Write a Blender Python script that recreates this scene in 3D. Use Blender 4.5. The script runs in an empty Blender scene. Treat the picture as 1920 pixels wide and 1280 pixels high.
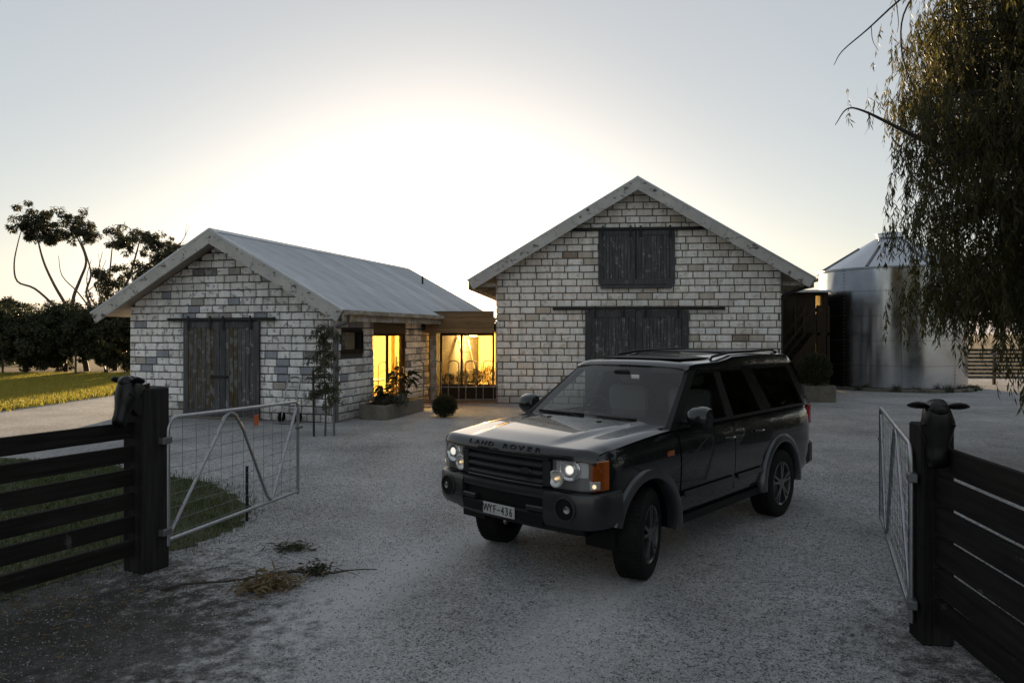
import bpy, bmesh, math, random
import numpy as np
from mathutils import Vector, Matrix, Euler
random.seed(11); RNG = np.random.default_rng(11)
SC = bpy.context.scene
COL = SC.collection
R = math.radians

# ------------------------------------------------------------------ camera
cam_d = bpy.data.cameras.new('camera'); cam = bpy.data.objects.new('camera', cam_d); COL.objects.link(cam)
cam.location = (0, 0, 2.12); cam.rotation_euler = (R(90), 0, 0)
cam_d.sensor_width = 36; cam_d.lens = 25.0; cam_d.shift_y = -15 / 1920
cam_d.clip_start = 0.05; cam_d.clip_end = 3000
SC.camera = cam
# ------------------------------------------------------------------ sky and sun
SUN_AZ, SUN_EL = -5.5, 3.6        # degrees from +Y towards +X, and above the horizon
SKY_VEIL, SKY_SAT = 2.3, 0.62
world = bpy.data.worlds.new('World'); SC.world = world; world.use_nodes = True
wn = world.node_tree; wn.nodes.clear()
sky = wn.nodes.new('ShaderNodeTexSky'); sky.sky_type = 'NISHITA'; sky.sun_disc = False
sky.sun_elevation = R(SUN_EL); sky.sun_rotation = R(SUN_AZ)
sky.altitude = 50; sky.air_density = 1.0; sky.dust_density = 1.0; sky.ozone_density = 1.6
bg = wn.nodes.new('ShaderNodeBackground'); bg.inputs['Strength'].default_value = 0.05
wo = wn.nodes.new('ShaderNodeOutputWorld')
hsv = wn.nodes.new('ShaderNodeHueSaturation'); hsv.inputs['Saturation'].default_value = SKY_SAT
ad = wn.nodes.new('ShaderNodeVectorMath'); ad.operation = 'ADD'; ad.inputs[1].default_value = [SKY_VEIL*k for k in (.965, 1.0, 1.045)]   # even veil of thin high cloud
wn.links.new(sky.outputs[0], hsv.inputs['Color']); wn.links.new(hsv.outputs[0], ad.inputs[0]); wn.links.new(ad.outputs[0], bg.inputs['Color']); wn.links.new(bg.outputs[0], wo.inputs['Surface'])
sl = bpy.data.lights.new('sun', 'SUN'); sl.energy = 4.2; sl.angle = R(0.6); sl.color = (1.0, 0.72, 0.42)
so = bpy.data.objects.new('sun', sl); COL.objects.link(so)
a, e = R(SUN_AZ), R(SUN_EL)
so.rotation_euler = Vector((math.sin(a)*math.cos(e), math.cos(a)*math.cos(e), math.sin(e))).to_track_quat('Z', 'Y').to_euler()
so.location = (-3, 40, 30)
SC.view_settings.view_transform = 'Standard'; SC.view_settings.look = 'None'
SC.view_settings.exposure = 1.5; SC.view_settings.gamma = 1.0; SC.view_settings.use_curve_mapping = False
SC.render.engine = 'CYCLES'
SC.cycles.max_bounces = 6; SC.cycles.diffuse_bounces = 3; SC.cycles.glossy_bounces = 4; SC.cycles.transmission_bounces = 6; SC.cycles.transparent_max_bounces = 12
SC.cycles.caustics_reflective = False; SC.cycles.caustics_refractive = False

# ------------------------------------------------------------------ helpers
def tag(o, label=None, cat=None, group=None, kind=None):
    if label: o['label'] = label
    if cat: o['category'] = cat
    if group: o['group'] = group
    if kind: o['kind'] = kind
    return o
def thing(name, label, cat, loc=(0, 0, 0), rz=0.0, group=None):
    o = bpy.data.objects.new(name, None); COL.objects.link(o)
    o.empty_display_size = 0.1; o.location = loc; o.rotation_euler = (0, 0, rz)
    return tag(o, label, cat, group)
def link(name, me, parent=None, loc=None, rot=None):
    o = bpy.data.objects.new(name, me); COL.objects.link(o)
    if parent: o.parent = parent
    if loc is not None: o.location = loc
    if rot is not None: o.rotation_euler = rot
    return o
def smooth_mesh(me, ang=35):
    me.polygons.foreach_set('use_smooth', [True]*len(me.polygons)); me.set_sharp_from_angle(angle=R(ang))

def smooth_line(pts, k=4):
    P = [Vector(p) for p in pts]; P = [P[0]*2-P[1]]+P+[P[-1]*2-P[-2]]; out = []
    for i in range(1, len(P)-2):
        a, b, c, d = P[i-1], P[i], P[i+1], P[i+2]
        for j in range(k):
            t = j/k; out.append(.5*((2*b)+(c-a)*t+(2*a-5*b+4*c-d)*t*t+(3*b-a-3*c+d)*t**3))
    return out+[P[-2]]
def smooth_r(rs, k=4):
    out = []
    for a, b in zip(rs, rs[1:]): out += [a+(b-a)*j/k for j in range(k)]
    return out+[rs[-1]]
class MB:
    """collects simple shapes into one mesh"""
    def __init__(s): s.v = []; s.f = []
    def add(s, vs, fs):
        n = len(s.v); s.v += [tuple(p) for p in vs]; s.f += [tuple(i+n for i in f) for f in fs]; return s
    def box(s, lo, hi, ch=0.0):
        (x0, y0, z0), (x1, y1, z1) = lo, hi
        if ch <= 0:
            s.add([(x0,y0,z0),(x1,y0,z0),(x1,y1,z0),(x0,y1,z0),(x0,y0,z1),(x1,y0,z1),(x1,y1,z1),(x0,y1,z1)],
                  [(0,3,2,1),(4,5,6,7),(0,1,5,4),(1,2,6,5),(2,3,7,6),(3,0,4,7)])
        else:
            bm = bmesh.new(); bmesh.ops.create_cube(bm, size=1)
            for v in bm.verts: v.co = Vector(((x0+x1)/2+v.co.x*(x1-x0), (y0+y1)/2+v.co.y*(y1-y0), (z0+z1)/2+v.co.z*(z1-z0)))
            bmesh.ops.bevel(bm, geom=bm.edges[:], offset=ch, segments=1, affect='EDGES')
            bm.verts.index_update(); s.add([v.co.copy() for v in bm.verts], [[v.index for v in f.verts] for f in bm.faces]); bm.free()
        return s
    def bar(s, p0, p1, w, h, up=(0, 0, 1)):
        p0, p1 = Vector(p0), Vector(p1); d = (p1-p0).normalized(); up = Vector(up)
        r = d.cross(up)
        if r.length < 1e-4: r = d.cross(Vector((1, 0, 0)))
        r.normalize(); u = r.cross(d).normalized()
        vs = [p + r*(a*w/2) + u*(b*h/2) for p in (p0, p1) for a, b in ((-1,-1),(1,-1),(1,1),(-1,1))]
        return s.add(vs, [(0,1,2,3),(7,6,5,4),(0,4,5,1),(1,5,6,2),(2,6,7,3),(3,7,4,0)])
    def tube(s, pts, r, n=8, cap=True):
        pts = [Vector(p) for p in pts]; m = len(pts)
        rs = r if isinstance(r, (list, tuple)) else [r]*m
        vs = []; prev = None
        for i, p in enumerate(pts):
            d = (pts[min(i+1, m-1)] - pts[max(i-1, 0)]); d = d.normalized() if d.length > 1e-9 else Vector((0,0,1))
            if prev is None:
                a = d.cross(Vector((0, 0, 1)))
                if a.length < 1e-3: a = d.cross(Vector((1, 0, 0)))
            else: a = prev - d*prev.dot(d)
            a.normalize(); b = d.cross(a); prev = a
            for k in range(n):
                t = 2*math.pi*k/n; vs.append(p + (a*math.cos(t) + b*math.sin(t))*rs[i])
        fs = [(i*n+k, i*n+(k+1) % n, (i+1)*n+(k+1) % n, (i+1)*n+k) for i in range(m-1) for k in range(n)]
        if cap: fs += [tuple(range(n-1, -1, -1)), tuple((m-1)*n+k for k in range(n))]
        return s.add(vs, fs)
    def lathe(s, prof, n=24, c=(0,0,0), axis='z', cap=False):
        vs = []
        for r, z in prof:
            for k in range(n):
                t = 2*math.pi*k/n; x, y = r*math.cos(t), r*math.sin(t)
                q = (x, y, z) if axis == 'z' else ((z, x, y) if axis == 'x' else (x, z, -y))
                vs.append((c[0]+q[0], c[1]+q[1], c[2]+q[2]))
        m = len(prof)
        fs = [(i*n+k, i*n+(k+1) % n, (i+1)*n+(k+1) % n, (i+1)*n+k) for i in range(m-1) for k in range(n)]
        if cap: fs += [tuple(range(n-1, -1, -1)), tuple((m-1)*n+k for k in range(n))]
        return s.add(vs, fs)
    def prism(s, poly, f0, f1):
        """poly 2-D; f0(p), f1(p) map a 2-D point to the two 3-D faces"""
        n = len(poly)
        vs = [f0(p) for p in poly] + [f1(p) for p in poly]
        return s.add(vs, [tuple(range(n)), tuple(range(2*n-1, n-1, -1))] + [(i, n+i, n+(i+1) % n, (i+1) % n) for i in range(n)])
    def mesh(s, name, mat, smooth=None, fix=True):
        me = bpy.data.meshes.new(name); me.from_pydata(s.v, [], s.f)
        if fix:
            bm = bmesh.new(); bm.from_mesh(me); bmesh.ops.recalc_face_normals(bm, faces=bm.faces[:]); bm.to_mesh(me); bm.free()
        if mat: me.materials.append(mat)
        if smooth: smooth_mesh(me, smooth)
        return me
    def build(s, name, mat, parent=None, loc=None, rot=None, smooth=None):
        return link(name, s.mesh(name, mat, smooth), parent, loc, rot)

def big_mesh(name, verts, faces, mat):
    """numpy verts (N,3) and faces (M,k) of one size, fast"""
    me = bpy.data.meshes.new(name); verts = np.asarray(verts, np.float32); faces = np.asarray(faces, np.int32)
    k = faces.shape[1]
    me.vertices.add(len(verts)); me.vertices.foreach_set('co', verts.ravel())
    me.loops.add(faces.size); me.loops.foreach_set('vertex_index', faces.ravel())
    me.polygons.add(len(faces)); me.polygons.foreach_set('loop_start', np.arange(0, faces.size, k, dtype=np.int32))
    me.update(calc_edges=True); me.validate()
    me.materials.append(mat); return me

# ------------------------------------------------------------------ materials
class NT:
    def __init__(s, name):
        s.m = bpy.data.materials.new(name); s.m.use_nodes = True; s.t = s.m.node_tree
        s.b = s.t.nodes['Principled BSDF']; s.out = s.t.nodes['Material Output']
    def n(s, typ, **kw):
        x = s.t.nodes.new('ShaderNode'+typ)
        for k, v in kw.items(): setattr(x, k, v)
        return x
    def l(s, a, b): s.t.links.new(a, b); return s
    def setb(s, **kw):
        for k, v in kw.items():
            k = k.replace('_', ' ')
            s.b.inputs[k].default_value = (v if not isinstance(v, tuple) or len(v) == 4 else v+(1,))
        return s
    def coord(s, kind='Object', scale=(1, 1, 1)):
        t = s.n('TexCoord'); mp = s.n('Mapping'); mp.inputs['Scale'].default_value = scale
        s.l(t.outputs[kind], mp.inputs[0]); return mp.outputs[0]
    def noise(s, vec, scale, detail=4, rough=.6, dist=0):
        x = s.n('TexNoise'); x.inputs['Scale'].default_value = scale; x.inputs['Detail'].default_value = detail
        x.inputs['Roughness'].default_value = rough; x.inputs['Distortion'].default_value = dist
        if vec is not None: s.l(vec, x.inputs['Vector'])
        return x.outputs[0]
    def ramp(s, fac, stops, interp='LINEAR'):
        x = s.n('ValToRGB'); x.color_ramp.interpolation = interp; e = x.color_ramp.elements
        while len(e) < len(stops): e.new(.5)
        for q, (p, c) in zip(e, stops): q.position = p; q.color = (c, c, c, 1) if isinstance(c, (int, float)) else tuple(c)+(1,)
        s.l(fac, x.inputs[0]); return x.outputs[0]
    def mix(s, fac, a, b, mode='MIX'):
        x = s.n('MixRGB', blend_type=mode)
        for i, q in ((0, fac), (1, a), (2, b)):
            if isinstance(q, (int, float)): x.inputs[i].default_value = q if i == 0 else (q, q, q, 1)
            elif isinstance(q, tuple): x.inputs[i].default_value = q+(1,)
            else: s.l(q, x.inputs[i])
        return x.outputs[0]
    def math(s, op, a, b=None, clamp=False):
        x = s.n('Math', operation=op, use_clamp=clamp)
        for i, q in ((0, a), (1, b)):
            if q is None: continue
            if isinstance(q, (int, float)): x.inputs[i].default_value = q
            else: s.l(q, x.inputs[i])
        return x.outputs[0]
    def bump(s, h, strength=.3, dist=.01):
        x = s.n('Bump'); x.inputs['Strength'].default_value = strength; x.inputs['Distance'].default_value = dist
        s.l(h, x.inputs['Height']); s.l(x.outputs[0], s.b.inputs['Normal']); return s
    def col(s, c): s.l(c, s.b.inputs['Base Color']); return s
    def rough(s, c): s.l(c, s.b.inputs['Roughness']); return s

M = {}
def plain(key, c, rough=.6, metal=0.0, var=.25, scale=6, bump=.15, bd=.004):
    t = NT(key); v = t.coord(); nz = t.noise(v, scale, 5)
    t.col(t.ramp(nz, [(.25, tuple(x*(1-var) for x in c)), (.75, tuple(min(1, x*(1+var)) for x in c))]))
    t.setb(Roughness=rough, Metallic=metal)
    if bump: t.bump(t.noise(v, scale*6, 4), bump, bd)
    M[key] = t.m; return t.m

def brick_mat(key, island, stops, patch, pt=.60):
    """stops: colour by brick; patch: colour where the paint has come off or been rendered over"""
    t = NT(key); tc = t.n('TexCoord')
    if island: rnd = t.n('NewGeometry').outputs['Random Per Island']
    else: rnd = t.n('ObjectInfo').outputs['Random']
    base = t.ramp(rnd, stops, 'CONSTANT')
    # break the pattern between alike pieces with an offset taken from the same random number
    off = t.n('VectorMath', operation='ADD'); cx = t.n('CombineXYZ')
    for i, k in enumerate((37.0, 91.0, 53.0)): t.l(t.math('MULTIPLY', rnd, k), cx.inputs[i])
    t.l(tc.outputs['Object'], off.inputs[0]); t.l(cx.outputs[0], off.inputs[1]); v = off.outputs[0]
    big = t.noise(v, 6.5, 3, .55)
    c = t.mix(t.ramp(big, [(pt, 0.0), (pt+.025, .85)]), base, patch)
    fine = t.noise(v, 30, 5, .7)
    c = t.mix(t.ramp(fine, [(.28, .6), (.40, 0.0)]), c, (.14, .125, .105))
    c = t.mix(.6, c, t.ramp(t.noise(v, 14, 5, .65), [(.3, .80), (.7, 1.12)]), 'MULTIPLY')
    # weather running over the whole wall: broad tone, rain streaks, splash line at the foot
    pos = t.n('NewGeometry').outputs['Position']; mp = t.n('Mapping'); mp.inputs['Scale'].default_value = (5.5, 5.5, .45); t.l(pos, mp.inputs[0])
    c = t.mix(.9, c, t.ramp(t.noise(mp.outputs[0], 1.0, 5, .65), [(.32, .80), (.60, 1.08)]), 'MULTIPLY')
    c = t.mix(.8, c, t.ramp(t.noise(pos, .7, 4, .6), [(.32, .86), (.65, 1.08)]), 'MULTIPLY')
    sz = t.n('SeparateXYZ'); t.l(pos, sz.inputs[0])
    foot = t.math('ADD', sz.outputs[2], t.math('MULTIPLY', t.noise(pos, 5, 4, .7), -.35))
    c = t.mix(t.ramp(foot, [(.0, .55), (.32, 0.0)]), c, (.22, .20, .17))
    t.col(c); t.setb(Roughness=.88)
    t.bump(t.math('ADD', t.math('MULTIPLY', fine, .7), t.noise(v, 90, 3, .6)), .55, .006)
    M[key] = t.m
WH = (.62, .59, .54)
shed_stops = [(0, (.87,.86,.84)), (.30, (.82,.80,.77)), (.55, (.70,.68,.64)), (.70, (.30,.32,.36)), (.77, (.19,.18,.165)), (.82, (.40,.37,.33)), (.86, (.86,.85,.83))]
barn_stops = [(0, (.88,.855,.81)), (.36, (.84,.81,.75)), (.66, (.77,.73,.66)), (.76, (.87,.855,.82)), (.94, (.58,.52,.44)), (.975, (.30,.25,.20)), (.985, (.86,.84,.80))]
for isl in (0, 1):
    brick_mat('shed_brick' + ('_far' if isl else ''), isl, shed_stops, (.33, .335, .35), .585)
    brick_mat('barn_brick' + ('_far' if isl else ''), isl, barn_stops, (.60, .54, .45))
plain('mortar_shed', (.060, .056, .050), .95, 0, .3, 9, .4, .01)
plain('mortar_barn', (.13, .105, .075), .95, 0, .3, 9, .4, .01)

def timber(key, c0, c1, paint=None, amount=.5, axis=2, rough=.85, pale=None):
    t = NT(key); sc = [1.0, 1.0, 1.0]
    rnd = t.n('ObjectInfo').outputs['Random']
    sc = [26, 26, 26]; sc[axis] = 1.3
    tc = t.n('TexCoord'); add = t.n('VectorMath', operation='ADD'); cx = t.n('CombineXYZ')
    for i, k in enumerate((13.0, 29.0, 17.0)): t.l(t.math('MULTIPLY', rnd, k), cx.inputs[i])
    t.l(tc.outputs['Object'], add.inputs[0]); t.l(cx.outputs[0], add.inputs[1])
    mp = t.n('Mapping'); mp.inputs['Scale'].default_value = sc; t.l(add.outputs[0], mp.inputs[0])
    g = t.noise(mp.outputs[0], 1.0, 6, .65, .4)
    c = t.ramp(g, [(.28, c0), (.72, c1)])
    c = t.mix(.5, c, t.ramp(rnd, [(0, .72), (1, 1.25)]), 'MULTIPLY')
    if paint:
        p = t.noise(add.outputs[0], 5, 6, .72, .3)
        p2 = t.math('ADD', t.math('MULTIPLY', p, .7), t.math('MULTIPLY', g, .3))
        c = t.mix(t.ramp(p2, [(amount-.02, 0.0), (amount+.02, 1.0)]), c, paint)
        c = t.mix(.5, c, t.ramp(t.noise(add.outputs[0], 2.2, 5, .6), [(.3, .6), (.7, 1.15)]), 'MULTIPLY')
    t.col(c); t.setb(Roughness=rough); t.b.inputs['Specular IOR Level'].default_value = .12; t.bump(g, .6, .005); M[key] = t.m
timber('barge_paint', (.10,.09,.08), (.20,.18,.16), (.50,.49,.46), .43, 0)
timber('door_grey', (.045,.045,.047), (.16,.158,.155), (.26,.26,.26), .57, 2)
timber('door_brown', (.05,.040,.028), (.15,.12,.075), (.17,.165,.16), .52, 2)
timber('door_frame', (.050,.051,.054), (.12,.12,.125), (.19,.19,.19), .60, 2)
timber('parapet_board', (.16,.10,.05), (.30,.20,.11), None, .5, 0)
timber('eave_board', (.24,.19,.13), (.42,.35,.26), (.46,.42,.36), .5, 0)
timber('fence_board', (.008,.007,.006), (.028,.025,.023), (.07,.066,.062), .62, 0)
timber('post_wood', (.011,.010,.010), (.035,.033,.032), (.055,.055,.055), .66, 2)
timber('dark_timber', (.02,.014,.009), (.05,.036,.024), None, .5, 2)
plain('iron_black', (.012, .012, .013), .55, .3, .2, 20, .1)
plain('soffit', (.30, .26, .21), .8, 0, .2, 4)
plain('plaster_warm', (.78, .62, .33), .8, 0, .08, 2, 0)
def cloth_mat():
    t = NT('curtain'); t.setb(Base_Color=(.85, .66, .28), Roughness=.9); tl = t.n('BsdfTranslucent'); tl.inputs[0].default_value = (.9, .68, .28, 1); mx = t.n('MixShader'); mx.inputs[0].default_value = .7
    t.l(t.b.outputs[0], mx.inputs[1]); t.l(tl.outputs[0], mx.inputs[2]); t.l(mx.outputs[0], t.out.inputs['Surface']); M['curtain'] = t.m
cloth_mat()
plain('concrete', (.16, .145, .12), .9, 0, .3, 5, .4, .006)
plain('white_ceramic', (.75, .74, .70), .35, 0, .04, 3, 0)

def roof_mat():
    t = NT('roof_iron'); v = t.coord()
    rnd = t.n('ObjectInfo').outputs['Random']
    c = t.ramp(t.noise(v, 1.4, 6, .65), [(.3, (.42,.45,.48)), (.7, (.58,.60,.62))])
    c = t.mix(.8, c, t.ramp(rnd, [(0, .84), (1, 1.08)]), 'MULTIPLY')
    t.col(c); t.setb(Metallic=.5); t.rough(t.ramp(t.noise(v, 7, 4), [(.3, .36), (.7, .52)])); M['roof_iron'] = t.m
roof_mat()
def galv(key, base, r0, r1, scale=2.5, metal=1.0):
    t = NT(key); v = t.coord()
    c = t.ramp(t.noise(v, scale, 6, .6), [(.3, tuple(x*.86 for x in base)), (.7, base)])
    vor = t.n('TexVoronoi'); vor.inputs['Scale'].default_value = 45; t.l(v, vor.inputs['Vector'])
    c = t.mix(.10, c, vor.outputs['Color'], 'OVERLAY')
    t.col(c); t.setb(Metallic=metal); t.rough(t.ramp(t.noise(v, scale*1.7, 5), [(.3, r0), (.7, r1)])); M[key] = t.m
galv('silo_steel', (.50, .53, .57), .14, .25, 1.2)
galv('gate_steel', (.40, .41, .43), .32, .5, 8)
galv('dull_steel', (.22, .22, .23), .45, .6, 8)

def glass_mat(key, tint=(.9, .92, .95), refl=1.0, ior=1.5):
    t = NT(key); t.t.nodes.remove(t.b)
    tr = t.n('BsdfTransparent'); tr.inputs[0].default_value = tint+(1,)
    gl = t.n('BsdfGlossy'); gl.inputs['Roughness'].default_value = .015; gl.inputs[0].default_value = (refl,)*3+(1,)
    lw = t.n('LayerWeight'); lw.inputs[0].default_value = .5; f0 = ((ior-1)/(ior+1))**2     # Schlick, the same from both sides of a pane
    fr = t.math('ADD', t.math('MULTIPLY', t.math('POWER', lw.outputs['Facing'], 5), 1-f0), f0)
    mx = t.n('MixShader'); t.l(fr, mx.inputs[0]); t.l(tr.outputs[0], mx.inputs[1]); t.l(gl.outputs[0], mx.inputs[2])
    t.l(mx.outputs[0], t.out.inputs['Surface']); M[key] = t.m
glass_mat('window_glass', (.92, .9, .85))
# ------------------------------------------------------------------ ground
def ground_mats():
    t = NT('dry_paddock'); v = t.coord()
    c = t.ramp(t.noise(v, .05, 6, .6), [(.35, (.16,.12,.055)), (.65, (.24,.17,.085))])
    c = t.mix(.6, c, t.ramp(t.noise(v, 3, 6, .7), [(.3, .6), (.7, 1.25)]), 'MULTIPLY')
    t.col(c); t.setb(Roughness=.95); t.bump(t.noise(v, 9, 5, .7), .8, .05); M['paddock'] = t.m
    t = NT('gravel'); v = t.coord()
    vor = t.n('TexVoronoi'); vor.inputs['Scale'].default_value = 95; t.l(v, vor.inputs['Vector'])
    vor2 = t.n('TexVoronoi'); vor2.inputs['Scale'].default_value = 34; t.l(v, vor2.inputs['Vector'])
    sep = t.n('SeparateColor'); t.l(vor.outputs['Color'], sep.inputs[0])
    sep2 = t.n('SeparateColor'); t.l(vor2.outputs['Color'], sep2.inputs[0])
    g = t.math('ADD', t.math('MULTIPLY', sep.outputs[0], .75), t.math('MULTIPLY', sep2.outputs[1], .25))
    c = t.ramp(g, [(.12, (.045,.044,.043)), (.34, (.41,.41,.41)), (.75, (.57,.565,.56)), (.97, (.70,.69,.67))])
    patch = t.noise(v, .55, 5, .62)
    c = t.mix(1, c, t.ramp(patch, [(.30, .66), (.68, 1.22)]), 'MULTIPLY')
    c = t.mix(.4, c, t.ramp(t.noise(v, 5.5, 5, .7), [(.3, .68), (.7, 1.2)]), 'MULTIPLY')
    c = t.mix(1.0, c, (.975, .985, 1.0), 'MULTIPLY')
    # packed wheel tracks: pale fines left where tyres run in through the gate
    s = t.n('SeparateXYZ'); t.l(v, s.inputs[0])
    wob = t.math('MULTIPLY', t.math('SUBTRACT', t.noise(v, .8, 3), .5), .35)
    for x0, y0, dx, dy, w, a in ((-2.13, 4.31, .475, .88, .22, .95), (-.45, 3.2, .42, .907, .22, .6), (-1.7, 13.0, -.06, .998, .3, .35)):
        d = t.math('ABSOLUTE', t.math('ADD', wob, t.math('SUBTRACT', t.math('MULTIPLY', t.math('SUBTRACT', s.outputs[0], x0), dy), t.math('MULTIPLY', t.math('SUBTRACT', s.outputs[1], y0), dx))))
        band = t.ramp(t.math('DIVIDE', d, w*2.2), [(.25, a), (1.0, 0.0)])
        c = t.mix(band, c, t.mix(.75, c, (.68,.685,.70)))
    # leaf mould and dark fines by the fences, plus shade painted into the near corners
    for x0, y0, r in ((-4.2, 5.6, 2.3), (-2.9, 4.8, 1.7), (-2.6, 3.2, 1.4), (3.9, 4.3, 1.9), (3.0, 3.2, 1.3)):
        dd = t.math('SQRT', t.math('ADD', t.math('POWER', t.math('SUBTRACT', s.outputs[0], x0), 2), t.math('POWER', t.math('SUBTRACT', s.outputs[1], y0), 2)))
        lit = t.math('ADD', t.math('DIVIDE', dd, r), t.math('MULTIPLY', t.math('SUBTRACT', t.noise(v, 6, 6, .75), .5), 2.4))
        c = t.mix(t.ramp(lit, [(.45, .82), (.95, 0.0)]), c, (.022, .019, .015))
    t.col(c); t.setb(Roughness=.9)
    t.bump(t.math('ADD', t.math('MULTIPLY', vor.outputs['Distance'], -1.0), t.math('MULTIPLY', t.noise(v, 14, 5, .7), 1.4)), .9, .02); M['gravel'] = t.m
    t = NT('gravel_stone'); rnd = t.n('NewGeometry').outputs['Random Per Island']
    t.col(t.ramp(rnd, [(0, (.03,.03,.03)), (.3, (.16,.158,.155)), (.8, (.34,.335,.33)), (1, (.55,.54,.52))])); t.setb(Roughness=.85); M['stone'] = t.m
    t = NT('lawn_soil'); v = t.coord()
    t.col(t.ramp(t.noise(v, 3, 6, .7), [(.3, (.022,.03,.010)), (.7, (.055,.065,.022))])); t.setb(Roughness=.95); t.bump(t.noise(v, 30, 5), .8, .03); M['lawn_soil'] = t.m
    def blade(key, c0, c1, tr=.35):
        t = NT(key); rnd = t.n('NewGeometry').outputs['Random Per Island']
        t.col(t.ramp(rnd, [(0, c0), (1, c1)])); t.setb(Roughness=.6)
        tl = t.n('BsdfTranslucent'); t.l(t.b.inputs['Base Color'].links[0].from_socket, tl.inputs[0])
        mx = t.n('MixShader'); mx.inputs[0].default_value = tr; t.l(t.b.outputs[0], mx.inputs[1]); t.l(tl.outputs[0], mx.inputs[2])
        t.l(mx.outputs[0], t.out.inputs['Surface']); M[key] = t.m
    blade('grass_near', (.03,.05,.012), (.10,.12,.035)); blade('grass_gold', (.20,.20,.03), (.44,.36,.07), .6)
    blade('weed', (.02,.03,.012), (.06,.08,.03)); blade('dry_leaf', (.10,.075,.035), (.30,.22,.12))
ground_mats()
def sheet(name, poly, z, mat):
    me = bpy.data.meshes.new(name); me.from_pydata([(x, y, z) for x, y in poly], [], [tuple(range(len(poly)))]); me.materials.append(mat)
    return tag(link(name, me), kind='structure')
sheet('ground', [(-1500, -300), (1500, -300), (1500, 2500), (-1500, 2500)], -.008, M['paddock'])
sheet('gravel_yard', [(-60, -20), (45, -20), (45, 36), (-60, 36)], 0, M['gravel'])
LAWN1 = [(-60, 8), (-14.6, 8), (-14.2, 16), (-13.9, 19.5), (-13.7, 26), (-13.2, 31), (-12, 38), (-60, 38)]
sheet('lawn', LAWN1, .005, M['lawn_soil'])
LAWN2 = [(-9, 12.2), (-6.6, 11.6), (-5.3, 10.7), (-4.3, 10.1), (-3.6, 9.3), (-3.15, 8.6), (-3.0, 7.8), (-3.2, 7.1), (-3.55, 6.7), (-4.1, 5.6), (-5.2, 3.6), (-9, 3.2)]
def ragged(poly, step, amp):
    out = []
    for i in range(len(poly)):
        a, b = Vector(poly[i]), Vector(poly[(i+1) % len(poly)]); n = max(1, int((b-a).length/step))
        for k in range(n): out.append(tuple(a.lerp(b, k/n)+Vector((random.uniform(-amp, amp), random.uniform(-amp, amp)))))
    return out
LAWN2 = ragged(LAWN2, .09, .05)
sheet('verge_lawn', LAWN2, .005, M['lawn_soil'])
sheet('paddock', [(-300, 38), (-12, 38), (-9, 120), (-300, 400)], .004, M['paddock'])

def in_poly(x, y, poly):
    p = np.array(poly); n = len(p); ins = np.zeros(len(x), bool); j = n-1
    for i in range(n):
        c = ((p[i,1] > y) != (p[j,1] > y)) & (x < (p[j,0]-p[i,0])*(y-p[i,1])/(p[j,1]-p[i,1]+1e-12)+p[i,0]); ins ^= c; j = i
    return ins
def blades(name, xs, ys, h, w, mat, lean=.5, z0=.004):
    n = len(xs); ang = RNG.uniform(0, 2*np.pi, n); hh = h*RNG.uniform(.4, 1.3, n); la = RNG.uniform(0, 2*np.pi, n); ln = lean*RNG.uniform(0, 1, n)*hh
    b = np.stack([xs, ys, np.full(n, z0)], 1); s = np.stack([np.cos(ang)*w/2, np.sin(ang)*w/2, np.zeros(n)], 1)
    tip = b + np.stack([np.cos(la)*ln, np.sin(la)*ln, hh], 1)
    v = np.stack([b-s, b+s, tip], 1).reshape(-1, 3); f = np.arange(3*n).reshape(-1, 3)
    return link(name, big_mesh(name, v, f, mat))
n = 90000; x = RNG.uniform(-8.5, -2.9, n); y = RNG.uniform(3.6, 12, n); k = in_poly(x + RNG.normal(0, .16, n), y + RNG.normal(0, .16, n), LAWN2)
x, y = x[k], y[k]; pn = np.sin(x*3.1+np.cos(y*2.3)*2)*np.cos(y*2.7+1); k = RNG.uniform(-1, 1.2, len(x)) < pn + .55; x, y = x[k], y[k]
tag(blades('grass', x, y, .055, .008, M['grass_near']), 'short green lawn grass between the board fence and the gravel yard', 'grass', kind='stuff')
n = 170000; x = RNG.uniform(-27, -13.0, n); y = RNG.uniform(14, 37.5, n); k = in_poly(x + RNG.normal(0, .15, n), y + RNG.normal(0, .15, n), LAWN1)
tag(blades('grass', x[k], y[k], .10, .035, M['grass_gold']), 'sunlit golden green lawn grass beside the far driveway', 'grass', kind='stuff')
# loose stones lying on the packed gravel
def stones(n, x0, x1, y0, y1, smin, smax):
    x = RNG.uniform(x0, x1, n); u = RNG.uniform(0, 1, n); y = y0*(y1/y0)**u
    s = RNG.uniform(smin, smax, n)**1.0 * (1 + .03*(y-y0)); a = RNG.uniform(0, 6.28, n); ca, sa = np.cos(a), np.sin(a)
    base = np.array([(1,0,.25),(-1,0,.2),(0,.75,.3),(0,-.8,.25),(.1,.05,.75),(0,0,-.3)])
    j = base[None] * (1 + RNG.uniform(-.3, .3, (n, 6, 3))); j *= s[:, None, None]
    vx = j[:,:,0]*ca[:,None]-j[:,:,1]*sa[:,None] + x[:,None]; vy = j[:,:,0]*sa[:,None]+j[:,:,1]*ca[:,None] + y[:,None]
    v = np.stack([vx, vy, j[:,:,2]], 2).reshape(-1, 3)
    f = np.array([(0,2,4),(2,1,4),(1,3,4),(3,0,4),(2,0,5),(1,2,5),(3,1,5),(0,3,5)]); f = (f[None]+np.arange(n)[:,None,None]*6).reshape(-1, 3)
    return v, f
v, f = stones(42000, -4.2, 5.2, 3.1, 14, .0035, .0085)
tag(link('loose_gravel', big_mesh('loose_gravel', v, f, M['stone'])), 'loose grey gravel stones scattered over the driveway', 'gravel', kind='stuff')
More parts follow.
